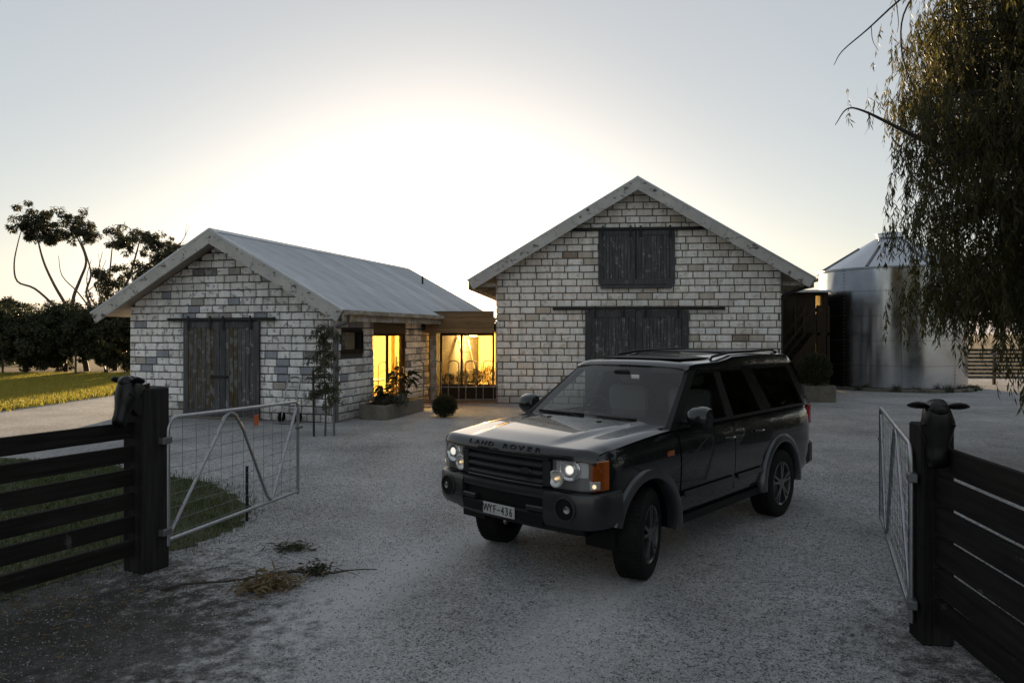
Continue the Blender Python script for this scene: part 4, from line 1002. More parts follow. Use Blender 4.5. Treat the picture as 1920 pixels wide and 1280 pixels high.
# ---- cabin: pillars, roof, glass
def side(x, t, off=0): return (x, (.893-.205*t)+off, 1.232+.515*t)
def sp(poly, name, mat, sg, off0=0, off1=-.035, parent=None):
    """flat piece lying in the side plane of the cabin; poly of (x, t)"""
    return cpart(MB().prism(poly, lambda p: (side(*p)[0], sg*(side(*p)[1]+off0), side(*p)[2]), lambda p: (side(*p)[0], sg*(side(*p)[1]+off1), side(*p)[2])), name, mat, parent)
for sg in (-1, 1):
    sp([(-.40, 0), (-.56, 0), (-1.27, 1), (-1.13, 1)], 'windscreen_pillar', 'car_plastic', sg, .006, -.05)
    sp([(-1.60, 0), (-1.74, 0), (-1.78, 1), (-1.66, 1)], 'door_pillar', 'car_plastic', sg)
    sp([(-2.42, 0), (-2.72, 0), (-2.56, 1), (-2.30, 1)], 'rear_pillar', 'car_paint', sg, .004)
    sp([(-3.66, 0), (-3.86, 0), (-3.74, 1), (-3.58, 1)], 'tail_pillar', 'car_paint', sg, .004)
    sp([(-.56, 0), (-3.7, 0), (-3.7, .05), (-.58, .05)], 'window_seal', 'car_plastic', sg, .005)
    for nm, a in (('front_window', [(-.62, .05), (-1.60, .05), (-1.655, .95), (-1.235, .95)]), ('rear_window', [(-1.745, .05), (-2.42, .05), (-2.305, .95), (-1.785, .95)]), ('quarter_window', [(-2.715, .02), (-3.665, .02), (-3.585, .97), (-2.565, .97)])):
        sp(a, nm, 'side_glass' if nm == 'front_window' else 'privacy_glass', sg, -.006, -.010)
    sp([(-1.20, .94), (-3.62, .94), (-3.62, 1.02), (-1.15, 1.02)], 'roof_gutter', 'car_paint', sg, .003)
    # doors (slightly proud panels with shut lines between them)
    for nm, xa, xb in (('front_door', -.56, -1.665), ('rear_door', -1.68, -2.36)):
        m = MB(); n = 8
        for i in range(n+1):
            x = xa+(xb-xa)*i/n; s_ = section(x)[3:10]
            m.v += [(x, sg*(y+.007), z) for y, z in s_]
        q = 7; m.f = [(i*q+j, (i+1)*q+j, (i+1)*q+j+1, i*q+j+1) for i in range(n) for j in range(q-1)]
        d = cpart(m, nm, 'car_paint')
        hx = xb+.12 if nm == 'front_door' else xb+.10
        MB().tube([(hx+.11, sg*.935, 1.06), (hx+.09, sg*.965, 1.06), (hx-.04, sg*.965, 1.06), (hx-.06, sg*.935, 1.06)], .014, 8).build('handle', M['car_paint'], d, smooth=60)
        MB().box((xb+.03, min(sg*.935, sg*.952), .60), (xa-.03, max(sg*.935, sg*.952), .66), .006).build('rubbing_strip', M['car_trim'], d)
    MB().box((-2.38, min(sg*.80, sg*.905), .34), (-.50, max(sg*.80, sg*.905), .42), .015).build('sill', M['car_plastic'], car)
    # door mirror
    mr = MB(); pr = [(-.60, .0), (-.62, .06), (-.70, .10), (-.76, .09), (-.78, .0), (-.76, -.10), (-.66, -.11), (-.61, -.06)]
    for yy, sc in ((.955, .8), (.985, 1.0), (1.10, 1.0), (1.145, .82)):
        mr.v += [(-.69+(x+.69)*sc, sg*yy, 1.345+z*sc) for x, z in pr]
    q = len(pr); mr.f = [(i*q+j, (i+1)*q+j, (i+1)*q+(j+1) % q, i*q+(j+1) % q) for i in range(3) for j in range(q)]+[tuple(range(q)), tuple(3*q+j for j in range(q))]
    mi = cpart(mr, 'door_mirror', 'car_paint', smooth=45)
    MB().box((-.72, min(sg*.86, sg*.96), 1.265), (-.66, max(sg*.86, sg*.96), 1.30), .008).build('arm', M['car_plastic'], mi)
    # roof rail
    MB().tube([(-1.75, sg*.60, 1.82), (-1.80, sg*.605, 1.868), (-2.2, sg*.61, 1.905), (-3.35, sg*.61, 1.92), (-3.5, sg*.61, 1.885)], .014, 8).build('roof_rail', M['car_plastic'], car, smooth=60)
    MB().box((-3.90, min(sg*.74, sg*.90), .98), (-3.82, max(sg*.74, sg*.90), 1.22), .012).build('tail_lamp', M['red_lens'], car)
    MB().box((-.32, min(sg*.918, sg*.936), 1.02), (-.42, max(sg*.918, sg*.936), 1.06), .005).build('side_repeater', M['amber'], car)
def rz_(x):
    P = [(-1.10, 1.775), (-1.16, 1.812), (-1.30, 1.828), (-1.80, 1.838), (-2.0, 1.858), (-2.15, 1.885), (-2.6, 1.893), (-3.45, 1.886), (-3.66, 1.868), (-3.75, 1.83), (-3.79, 1.79)]
    for (a, b), (c, d) in zip(P, P[1:]):
        if x >= c-1e-9: return b+(d-b)*(x-a)/(c-a)
    return 1.79
m = MB(); rx = [-1.10, -1.13, -1.16, -1.30, -1.55, -1.80, -2.0, -2.15, -2.6, -3.1, -3.45, -3.66, -3.75, -3.79]
for x in rx:
    z = rz_(x); zz = min(z-.012, 1.765); s_ = [(0, zz-.05), (.62, zz-.05), (.688, min(1.735, z-.04)), (.690, min(1.765, z-.02)), (.672, z-.022), (.63, z-.006), (.55, z), (.30, z+.010), (0, z+.013)]
    m.v += [(x, y, w) for y, w in s_]+[(x, -y, w) for y, w in s_[-2:0:-1]]
K = 16; m.f = [(i*K+j, (i+1)*K+j, (i+1)*K+(j+1) % K, i*K+(j+1) % K) for i in range(len(rx)-1) for j in range(K)]+[tuple(range(K)), tuple((len(rx)-1)*K+j for j in range(K))]
roof_o = cpart(m, 'roof', 'car_paint', smooth=38)
MB().box((-1.98, -.50, 1.845), (-1.30, .50, 1.857), .004).build('sunroof', M['car_plastic'], roof_o)
MB().box((-3.3, -.45, 1.902), (-2.3, .45, 1.911), .004).build('rear_roof_glass', M['car_plastic'], roof_o)
# windscreen: gently curved pane
m = MB(); n = 12
for i in range(n+1):
    u = i/n*2-1; b = .11*(1-u*u)
    for k_ in range(5):
        t = k_/4; m.v.append((-.455-.68*t+b*(1-t*.3), u*(.832-.178*t), 1.262+.505*t))
m.f = [(i*5+k_, (i+1)*5+k_, (i+1)*5+k_+1, i*5+k_+1) for i in range(n) for k_ in range(4)]
ws = cpart(m, 'windscreen', 'screen_glass', smooth=60)
MB().box((-.50, -.86, 1.235), (-.30, .86, 1.262), .006).build('cowl', M['car_plastic'], car)
for y0, y1, z in ((-.62, -.02, 1.292), (-.05, .60, 1.285)):
    w = MB().tube([(-.36, y1, 1.27), (-.39, (y0+y1)/2+.1, z+.015), (-.41, y0+.12, z+.012)], .011, 6).build('wiper', M['car_plastic'], car, smooth=60)
    MB().bar((-.425, y0-.05, z+.012), (-.405, y1-.06, z+.014), .018, .03).build('blade', M['car_plastic'], w)
MB().box((-.985, -.10, 1.665), (-.96, .10, 1.735), .015).build('mirror_pod', M['car_plastic'], car)
MB().box((-.94, .14, 1.655), (-.935, .235, 1.695), .0).build('label_sticker', M['sticker'], car)
# cabin insides
MB().box((-.98, -.80, 1.20), (-.52, .80, 1.262), .02).build('dashboard', M['car_plastic'], car)
for y in (-.40, .40):
    s_ = MB().box((-1.78, y-.25, 1.0), (-1.62, y+.25, 1.52), .05).build('seat', M['seat_cloth'], car); MB().box((-1.80, y-.13, 1.55), (-1.69, y+.13, 1.70), .04).build('headrest', M['seat_cloth'], s_)
s_ = MB().box((-2.80, -.62, 1.0), (-2.62, .62, 1.48), .05).build('rear_seat', M['seat_cloth'], car)
for y in (-.42, 0, .42): MB().box((-2.82, y-.12, 1.50), (-2.72, y+.12, 1.66), .04).build('headrest', M['seat_cloth'], s_)
MB().tube([(-1.05-.07*math.cos(t), -.40+.18*math.sin(t), 1.25+.17*math.cos(t)) for t in np.linspace(0, 2*math.pi, 29)], .016, 8).build('steering_wheel', M['car_plastic'], car, smooth=60)
# tail
MB().prism([(-.87, 1.235), (.87, 1.235), (.70, 1.76), (-.70, 1.76)], lambda p: (-3.90+.20*(p[1]-1.235), p[0], p[1]), lambda p: (-3.86+.20*(p[1]-1.235), p[0], p[1])).build('tailgate_glass', M['privacy_glass'], car)
MB().box((-3.985, -.90, .46), (-3.80, .90, .78), .05).build('rear_bumper', M['car_trim'], car)
for y in (-.91, .75): pass
# ================================================================== vegetation
def leaf_mat(key, c0, c1, trans=.4, rough=.5):
    t = NT(key); rnd = t.n('NewGeometry').outputs['Random Per Island']
    c = t.ramp(rnd, [(0, c0), (.75, c1), (1, tuple(min(1, x*1.5) for x in c1))]); t.col(c); t.setb(Roughness=rough)
    tl = t.n('BsdfTranslucent'); t.l(c, tl.inputs[0]); mx = t.n('MixShader'); mx.inputs[0].default_value = trans
    t.l(t.b.outputs[0], mx.inputs[1]); t.l(tl.outputs[0], mx.inputs[2]); t.l(mx.outputs[0], t.out.inputs['Surface']); M[key] = t.m
leaf_mat('leaf_weeping', (.030,.035,.010), (.085,.075,.022), .5)
leaf_mat('leaf_gum', (.030,.036,.016), (.075,.075,.035), .35)
leaf_mat('leaf_dark', (.018,.024,.009), (.055,.060,.022), .3)
leaf_mat('leaf_glossy', (.010,.014,.007), (.040,.050,.022), .15, .25)
leaf_mat('leaf_grey', (.06,.06,.045), (.16,.15,.11), .3)
plain('bark_dark', (.045, .038, .030), .9, 0, .35, 8, .5, .02); plain('bark_gum', (.12, .10, .085), .8, 0, .4, 5, .4, .02); plain('bark_stake', (.10, .085, .07), .85, 0, .3, 12)
def leaves_geo(p, d, L, W, curl=.12):
    """p (N,3) bases, d (N,3) directions: one narrow folded leaf each"""
    n = len(p); d = d/np.linalg.norm(d, axis=1, keepdims=True)
    r = RNG.normal(size=(n, 3)); s = np.cross(d, r); s /= np.linalg.norm(s, axis=1, keepdims=True)+1e-9
    up = np.cross(s, d); L = np.broadcast_to(L, n)[:, None]; W = np.broadcast_to(W, n)[:, None]
    mid = p+d*L*.45+up*L*curl
    v = np.stack([p, mid-s*W/2, p+d*L, mid+s*W/2], 1).reshape(-1, 3); f = np.arange(4*n).reshape(-1, 4)
    return v, f
def clump_points(c, r, n, flat=.8):
    u = RNG.normal(size=(n, 3)); u /= np.linalg.norm(u, axis=1, keepdims=True); rad = RNG.uniform(.25, 1, n)**.55
    return np.array(c)+u*rad[:, None]*np.array([r, r, r*flat]), u
def limb(p0, p1, n=6, wob=.08, rise=.0):
    p0, p1 = Vector(p0), Vector(p1); L = (p1-p0).length; out = []
    for i in range(n+1):
        t = i/n; q = p0.lerp(p1, t); w = wob*L*math.sin(math.pi*t)
        out.append(q+Vector((random.uniform(-w, w), random.uniform(-w, w), random.uniform(-w, w)*.5+rise*L*math.sin(math.pi*t))))
    return out
def tree(name, label, base, trunks, clumps, leaf, per, L, W, bark='bark_dark', droop=.5, group=None, sub=5, cat='tree'):
    """trunks: polylines (local) with start radius; clumps (x, y, z, r) local; each clump gets twigs from its nearest trunk point"""
    t = thing(name, label, cat, base, 0, group); m = MB(); nodes = []
    for pts, r0, r1 in trunks:
        n = len(pts); m.tube(smooth_line(pts), smooth_r([r0+(r1-r0)*i/(n-1) for i in range(n)]), 7); nodes += [(Vector(p), r0+(r1-r0)*i/(n-1)) for i, p in enumerate(pts) if i > 0]
    P, D = [], []
    if name == 'gum_tree': clumps = [(a, b, z, r*1.22) for a, b, z, r in clumps]
    for c in clumps:
        cv = Vector(c[:3]); near = min(nodes, key=lambda q: (q[0]-cv).length+(.8 if q[0].z > cv.z else 0))
        r = min(near[1]*.6, .03+.015*c[3]); l = limb(near[0], cv, 5, .10); m.tube(l, [r*(1-.7*i/5) for i in range(6)], 6)
        for k in range(sub):
            q = cv+Vector(RNG.normal(size=3).tolist())*c[3]*.45; l = limb(l[3], q, 4, .10); m.tube(l, [r*.35*(1-.6*i/4) for i in range(5)], 5); l = limb(near[0], cv, 5, .10)
        if name == 'gum_tree':      # airy crown: many small tufts, each on its own fine twig
            for s in range(int(9+16*c[3])):
                o = RNG.normal(size=3); o /= np.linalg.norm(o); cc = np.array(c[:3])+o*c[3]*RNG.uniform(.3, 1.35)*np.array([1.05, 1, .95]); rr = RNG.uniform(.10, .24)
                m.tube(limb(cv-Vector((0, 0, c[3]*.5)), cc, 4, .14), [.014, .011, .008, .006, .003], 4)
                p, u = clump_points(cc, rr, int(RNG.uniform(35, 90)), .9); P.append(p); D.append(u*.6+RNG.normal(0, .5, p.shape)+np.array([0, 0, -droop]))
            continue
        k = int(per*c[3]**2); subs = max(7, int(15*c[3]))
        for s in range(subs):
            o = RNG.normal(size=3); o /= np.linalg.norm(o); cc = np.array(c[:3])+o*c[3]*RNG.uniform(.1, 1.25)*np.array([1.1, 1.1, .95]); rr = c[3]*RNG.uniform(.16, .42)
            p, u = clump_points(cc, rr, k//subs, .85); P.append(p); D.append(u*.8+RNG.normal(0, .5, p.shape)+np.array([0, 0, -droop]))
    m.build('trunk', M[bark], t, smooth=70)
    P, D = np.concatenate(P), np.concatenate(D); v, f = leaves_geo(P, D, L*RNG.uniform(.6, 1.3, len(P)), W)
    link('crown', big_mesh('crown', v, f, M[leaf]), t); return t
def mtrunk(h, r, lean=(0, 0), n=6, wob=.05):
    return ([Vector((lean[0]*i/n+random.uniform(-wob, wob)*(i > 0), lean[1]*i/n+random.uniform(-wob, wob)*(i > 0), h*i/n)) for i in range(n+1)], r, r*.4)
# ---- gum trees on the skyline at the left
def pl_(pts, r0, r1): return ([Vector(p) for p in pts], r0, r1)
A = [pl_([(0,0,-.1),(-.25,0,1.2),(-.6,.1,2.2),(-.95,.1,3.0),(-1.3,0,3.9),(-1.7,-.2,4.8),(-2.2,-.3,6.0),(-2.6,-.2,7.2),(-2.85,-.1,8.3)], .15, .03),
     pl_([(-.6,.1,2.2),(-1.6,-.3,3.6),(-2.6,-.5,4.6),(-3.5,-.6,5.0),(-3.75,-.5,6.0),(-3.6,-.4,7.2),(-3.45,-.3,8.0)], .08, .02),
     pl_([(-.95,.1,3.0),(-1.0,.4,4.2),(-.75,.6,5.2),(-.35,.5,6.2),(-.55,.3,7.2),(-1.05,.2,8.1)], .11, .03),
     pl_([(-.25,0,1.2),(.35,-.3,2.3),(.55,-.5,3.4),(.25,-.5,4.4),(.45,-.4,5.4),(.1,-.3,6.6),(-.4,-.2,7.7)], .10, .025),
     pl_([(.35,-.3,2.3),(1.0,-.4,3.6),(.9,-.5,5.0),(1.3,-.4,6.2)], .05, .012), pl_([(.55,-.5,3.4),(-.1,-.7,4.4),(-.9,-.8,5.3),(-1.1,-.8,6.4)], .05, .012), pl_([(.25,-.5,4.4),(.9,-.3,5.2),(.75,-.2,6.6)], .03, .008)]
tree('gum_tree', 'tall multi stemmed gum tree with bare limbs and small tufted crown, leftmost on the skyline', (-23.9, 40, 0), A,
     [(-2.85,-.1,8.6,.85), (-2.1,.1,8.1,.7), (-3.4,-.3,8.25,.5), (-1.05,.2,8.35,.72), (-.45,0,8.0,.5), (-2.3,.3,7.6,.5), (-3.1,0,7.8,.4), (-.1,.2,7.7,.3)], 'leaf_gum', 1500, .19, .055, 'bark_gum', 1.0)
B = [pl_([(0,0,-.1),(-.1,0,1.4),(-.35,.1,3.0),(-.5,.1,4.4),(-.4,.2,5.8),(-.2,.1,7.3)], .14, .025), pl_([(-.35,.1,3.0),(.4,-.2,4.2),(1.0,-.3,5.4),(1.3,-.2,6.6),(1.5,-.1,7.6)], .10, .03),
     pl_([(1.0,-.3,5.4),(1.9,-.2,6.0),(2.6,0,6.5),(3.3,0,6.8)], .06, .02), pl_([(-.5,.1,4.4),(-1.1,.3,5.6),(-.9,.3,6.8)], .05, .012), pl_([(.4,-.2,4.2),(1.6,-.4,4.8),(2.4,-.3,5.3)], .06, .02),
     pl_([(-.35,.1,3.0),(-1.2,-.2,4.0),(-1.5,-.2,5.2),(-1.3,-.1,6.3)], .05, .012), pl_([(3.3,0,6.8),(3.9,.1,7.6),(4.0,.1,8.4)], .03, .008), pl_([(3.9,.1,7.6),(4.25,.1,8.3)], .015, .006)]
tree('gum_tree', 'broad gum tree with separate leaf tufts rising behind the shed roof', (-22.6, 40.5, 0), B,
     [(-.2,.1,7.6,.5), (.4,0,7.2,.35), (1.5,-.1,7.7,.75), (2.3,0,7.2,.6), (3.3,0,6.8,.75), (2.7,.1,6.3,.5), (1.2,.1,5.7,.85), (-.4,0,4.8,.8), (2.0,-.2,5.3,.75), (.2,.1,4.2,.7), (-.9,0,5.4,.4), (3.9,0,5.6,.7)], 'leaf_gum', 1500, .19, .055, 'bark_gum', 1.0)
def bush_tree(label, base, h, w, trunks=2, leaf='leaf_dark', nm='bushy_tree', low=.22):
    h *= .86
    tr = [mtrunk(h*.75, .10+.02*random.random(), (random.uniform(-.25, .25)*w, random.uniform(-.2, .2)*w)) for _ in range(trunks)]
    cl = []
    for _ in range(int(12+w*3.2)):
        a = random.uniform(0, 6.28); rr = w*.5*math.sqrt(random.random()); z = h*random.uniform(low, .93); k = 1-.5*max(0, z/h-.55)/.45
        cl.append((rr*math.cos(a)*k, rr*math.sin(a)*k, z, w*random.uniform(.15, .27)))
    return tree(nm, label, base, tr, cl, leaf, 2100, .17, .07, 'bark_dark', .5)
bush_tree('dark bushy tree cut off by the left edge of the picture', (-28.6, 39.5, 0), 4.9, 3.6)
bush_tree('low dark bushy tree between the edge tree and the tall gum', (-26.4, 38.6, 0), 3.6, 3.4)
bush_tree('dark bushy tree spreading at the foot of the tall gum', (-24.6, 39.2, 0), 3.9, 3.2, 3)
bush_tree('dark round bushy tree with two trunks nearest the shed corner', (-21.9, 38.4, 0), 4.0, 3.3, 3)
bush_tree('dark bushy tree half hidden behind the shed wall', (-19.6, 41, 0), 3.7, 3.6)
bush_tree('low dark bush filling the gap under the tall gum', (-25.6, 40.5, 0), 4.1, 3.4)
bush_tree('low dark bush between the gum trunks and the shed', (-23.2, 40.8, 0), 4.2, 3.2)
bush_tree('small far bushy tree seen past the left edge tree', (-33.5, 48, 0), 5.2, 4.5)
for i, (x, y) in enumerate(((-22.4, 36.5), (-18.0, 34.0), (-26.5, 37.0))):
    tag(MB().tube([(0, 0, -.1), (.01, 0, 1.15)], .05, 7).build('paddock_post', M['bark_dark'], None, (x, y, 0)), ['slim dark paddock post before the round bushy tree', 'slim dark paddock post beside the shed corner', 'slim dark paddock post before the low bushy tree'][i], 'post')
# ---- weeping tree at the right
def weeping():
    base = Vector((9.3, 10.6, 0)); t = thing('weeping_tree', 'large weeping willow leaved tree overhanging the right edge of the yard', 'tree', base)
    b = MB(); T = lambda *p: [Vector(q)-base for q in p]
    b.tube(smooth_line(T((9.3,10.6,-.1),(9.25,10.6,1.2),(9.1,10.5,2.6),(8.9,10.5,4.2),(8.7,10.6,6.0),(8.6,10.7,7.8))), smooth_r([.34,.28,.24,.19,.14,.08]), 10)
    b.tube(smooth_line(T((8.9,10.5,4.2),(8.3,10.3,4.9),(7.6,10.1,5.0),(6.9,10.0,4.78),(6.35,9.95,4.62),(5.85,9.9,4.75),(5.3,9.9,5.02),(4.88,9.9,5.22),(4.66,9.9,5.24),(4.50,9.9,5.02))), smooth_r([.12,.10,.08,.062,.05,.036,.024,.015,.010,.005]), 8)
    b.tube(smooth_line(T((6.35,9.95,4.62),(6.0,9.8,4.45),(5.7,9.7,4.55),(5.5,9.7,4.5))), smooth_r([.03,.02,.012,.006]), 6)
    b.tube(smooth_line(T((8.7,10.6,6.0),(7.8,10.2,7.2),(6.9,10.0,7.9),(6.2,9.9,7.6),(5.75,9.9,7.05),(5.35,9.9,6.72),(4.95,9.9,6.35),(4.60,9.9,6.05),(4.48,9.9,5.85))), smooth_r([.10,.08,.06,.03,.018,.014,.011,.008,.004]), 7)
    b.tube(smooth_line(T((6.2,9.9,7.6),(5.72,9.9,7.0),(5.45,9.9,6.55),(5.42,9.9,6.1),(5.5,9.9,5.75),(5.62,9.9,5.5))), smooth_r([.02,.015,.012,.010,.008,.005]), 6)
    b.tube(smooth_line(T((5.42,9.9,6.1),(5.6,9.9,5.95),(5.8,9.9,5.6),(6.05,9.9,5.55),(6.25,9.9,5.4))), smooth_r([.008,.007,.006,.005,.004]), 5); b.tube(smooth_line(T((5.35,9.9,6.72),(5.38,9.9,6.45),(5.36,9.9,6.3))), smooth_r([.007,.005,.003]), 5)
    b.tube(smooth_line(T((5.0,9.9,6.4),(5.02,9.9,6.2),(5.1,9.9,6.05))), smooth_r([.006,.005,.003]), 5)
    P, D, TW = [], [], []
    cl = []
    for _ in range(430):                       # crown of hanging clusters: (x, y, z of the top, spread, drop)
        a = random.uniform(0, 6.28); rr = 3.1*math.sqrt(random.random()); x = 9.2+rr*math.cos(a); y = 10.6+rr*.8*math.sin(a); z = random.uniform(2.7, 8.6)
        lim = 6.15+.35*math.sin(z*2.1)+(.35 if z < 3.6 else 0)+(.3 if z > 7 else 0)
        if x < lim: continue
        if (z > 4.4 and z < 5.05 and x < 7.2 and random.random() < .7): continue
        cl.append((x, y, z, random.uniform(.16, .34), random.uniform(.5, 1.1)))
    for x, y, z, s, d in ((6.0,9.9,5.35,.22,.5),(5.75,9.9,5.4,.15,.4),(5.75,9.85,5.1,.2,.5),(6.1,9.9,5.0,.25,.5),(5.55,9.8,4.7,.12,.45),(5.95,9.8,4.6,.2,.6),(6.2,9.9,4.5,.25,.9),(6.4,9.8,4.1,.3,1.1),(6.1,9.9,3.95,.22,.8),(6.25,9.8,3.3,.25,1.0),(6.35,9.9,2.9,.2,.9),(6.6,9.7,2.7,.3,1.1),(6.1,10,6.2,.15,.4),(6.0,10,6.5,.12,.4),(7.1,9.6,2.9,.3,1.6),(7.4,9.5,2.7,.3,1.7),(6.9,9.8,3.6,.3,1.3),(5.95,9.9,2.95,.1,.7)):
        cl.append((x, y, z, s, d))
    for x, y, z, s, d in cl:
        near = Vector((8.7+random.uniform(-.3, .3), 10.5, max(2.6, min(7.6, z-.3))))
        l = limb(near-base, Vector((x, y, z))-base, 6, .06, .10); b.tube(l, [.035*(1-.8*i/6) for i in range(7)], 5)
        ns = int(16+56*s)
        for k in range(ns):
            px, py = x+random.gauss(0, s), y+random.gauss(0, s); L = d*random.uniform(.45, 1.1); sx, sy = random.gauss(0, .10), random.gauss(0, .10); nl = int(L*26)+4
            tt = np.sort(RNG.uniform(0, 1, nl)); pz = z+random.gauss(0, .1)-L*tt
            if pz[-1] < .75: continue
            q = np.stack([px+sx*tt, py+sy*tt, pz], 1); P.append(q); dd = RNG.normal(0, .38, (nl, 3)); dd[:, 2] = -1; D.append(dd)
            TW.append(((px, py, z), (px+sx, py+sy, pz[-1])))
    b.build('trunk', M['bark_dark'], t, smooth=70)
    P, D = np.concatenate(P), np.concatenate(D); v, f = leaves_geo(P-np.array(base), D, RNG.uniform(.08, .18, len(P)), .019, .06)
    link('crown', big_mesh('crown', v, f, M['leaf_weeping']), t)
    a = np.array([p for p, q in TW])-np.array(base); c = np.array([q for p, q in TW])-np.array(base); w = np.array([.003, .002, 0]); n = len(a)
    v = np.stack([a-w, a+w, c], 1).reshape(-1, 3); link('twigs', big_mesh('twigs', v, np.arange(3*n).reshape(-1, 3), M['bark_dark']), t)
weeping()
# ---- neighbouring trees beside and behind the viewer (mirrored in the car; the left one added for shade)
def yard_tree(label, base, h, w, leaf='leaf_dark'):
    tr = [mtrunk(h*.7, .22, (random.uniform(-.6, .6), random.uniform(-.6, .6)), 7, .12)]; cl = []
    for _ in range(int(24+w*4)):
        a = random.uniform(0, 6.28); rr = w*.5*math.sqrt(random.random()); z = h*random.uniform(.06, .95); k = 1-.55*max(0, z/h-.6)/.4
        cl.append((rr*math.cos(a)*k, rr*math.sin(a)*k, z, w*random.uniform(.13, .2)))
    tree('yard_tree', label, base, tr, cl, leaf, 420, .24, .07, 'bark_dark', .8, sub=1)
yard_tree('dense dark tree beyond the right fence outside the picture', (13.5, 8.2, 0), 7.5, 5.5)
yard_tree('dense dark tree over the right fence beside the viewer', (8.2, 3.0, 0), 7.0, 5.2)
yard_tree('tall dark tree right of the viewer mirrored in the car side', (17.0, 12.5, 0), 8.5, 7.0)
yard_tree('unseen dark tree left of the viewer added to shade the foreground', (-8.4, 1.2, 0), 6.8, 5.0)  # added out of view to darken the near left ground
# ---- plants in the yard
def tuft_plant(name, label, base, n, r, h, leaf, L, W, cat='plant', group=None, zc=.5):
    t = thing(name, label, cat, base, 0, group); p, u = clump_points((0, 0, h*zc), r, n, h/(2*r)*1.0); p[:, 2] = np.maximum(p[:, 2], .02)
    d = p-np.array([0, 0, h*.1]); d = d+RNG.normal(0, .25, d.shape)*r; v, f = leaves_geo(p-d*.1, d, L*RNG.uniform(.6, 1.3, n), W)
    link('foliage', big_mesh('foliage', v, f, M[leaf]), t)
    m = MB()
    for _ in range(9): q = p[RNG.integers(n)]; m.tube([(0, 0, -.02), tuple(q*.5+np.array([0, 0, .02])), tuple(q)], [.012, .008, .003], 5)
    m.build('stems', M['bark_dark'], t); return t
tuft_plant('round_bush', 'small round dark bush standing alone on the gravel', (-1.70, 18.0, 0), 3200, .33, .60, 'leaf_dark', .075, .022, 'bush')
def planter(label, loc, rz, sx, sy, h, mat='concrete'):
    t = thing('planter_box', label, 'planter', loc, rz); w = .06
    for lo, hi, nm in (((-sx/2, -sy/2, 0), (sx/2, -sy/2+w, h), 'side'), ((-sx/2, sy/2-w, 0), (sx/2, sy/2, h), 'side'), ((-sx/2, -sy/2+w, 0), (-sx/2+w, sy/2-w, h), 'end'), ((sx/2-w, -sy/2+w, 0), (sx/2, sy/2-w, h), 'end')):
        MB().box(lo, hi, .008).build(nm, M[mat], t)
    MB().box((-sx/2+w, -sy/2+w, .02), (sx/2-w, sy/2-w, h-.05)).build('soil', M['bark_dark'], t); return t
SHM = Matrix.Translation((-7.13, 17.74, 0)) @ Matrix.Rotation(SH_A, 4, 'Z')
q = SHM @ Vector((3.62, 1.95, 0)); planter('long low concrete planter box against the shed side wall', q, SH_A, .75, 2.2, .36)
# broad leaved shrub: every leaf a piece of its own
def big_leaf_mesh(L, W):
    m = MB(); n = 6; v = []
    for i in range(n+1):
        t = i/n; w = W*math.sin(math.pi*min(.98, t*.93+.05))**.8*.5; x = L*t; z = -.35*L*t*t
        v += [(x, -w, z+.12*w), (x, 0, z), (x, w, z+.12*w)]
    m.add(v, [(3*i+j, 3*i+3+j, 3*i+4+j, 3*i+1+j) for i in range(n) for j in (0, 1)]); return m.mesh('leaf', M['leaf_glossy'], 60, fix=False)
LEAF = [big_leaf_mesh(.30, .11), big_leaf_mesh(.24, .10), big_leaf_mesh(.34, .09)]
def leafy_shrub(label, base, n, r, h, group=None):
    t = thing('leafy_shrub', label, 'shrub', base, 0, group); m = MB()
    for s in range(max(3, n//9)):
        a = random.uniform(0, 6.28); rr = r*.55*random.random(); top = Vector((rr*math.cos(a)*1.5, rr*math.sin(a)*1.5, h*random.uniform(.55, 1.0))); st = limb((rr*.3*math.cos(a), rr*.3*math.sin(a), -.03), top, 4, .06)
        m.tube(st, [.014, .012, .010, .008, .005], 5)
        for k in range(9):
            q = top.lerp(st[2], random.random()*.8); az = random.uniform(0, 6.28)
            link('leaf', random.choice(LEAF), t, q, (random.uniform(-.5, .5), random.uniform(-.7, .5), az))
    m.build('stems', M['bark_dark'], t); return t
leafy_shrub('tall glossy broad leaved shrub at the far end of the planter box', SHM @ Vector((3.62, 2.35, .3)), 80, .45, .95)
leafy_shrub('lower glossy broad leaved shrub at the near end of the planter box', SHM @ Vector((3.58, 1.35, .3)), 55, .42, .55)
leafy_shrub('spreading glossy shrub hanging over the rim of the planter box', SHM @ Vector((3.75, 1.9, .28)), 45, .5, .38)
tuft_plant('trailing_plant', 'grey green trailing plant over the front of the planter box', SHM @ Vector((3.80, 1.5, .28)), 1800, .45, .30, 'leaf_grey', .06, .03)
# trough with grasses behind the hoop fence
planter('dark timber trough behind the hoop topped fence', (-1.35, 22.25, 0), R(-3), 1.75, .5, .52, 'dark_timber')
for i, x in enumerate((-2.0, -1.55, -1.1, -.72)):
    tuft_plant('trough_plant', ['wispy plant at the left end of the timber trough', 'bushy plant left of centre in the timber trough', 'bushy plant right of centre in the timber trough', 'tall twiggy plant at the right end of the timber trough'][i], (x, 22.25, .45), 700, .24, (.45, .55, .6, .7)[i], 'leaf_dark', .09, .016)
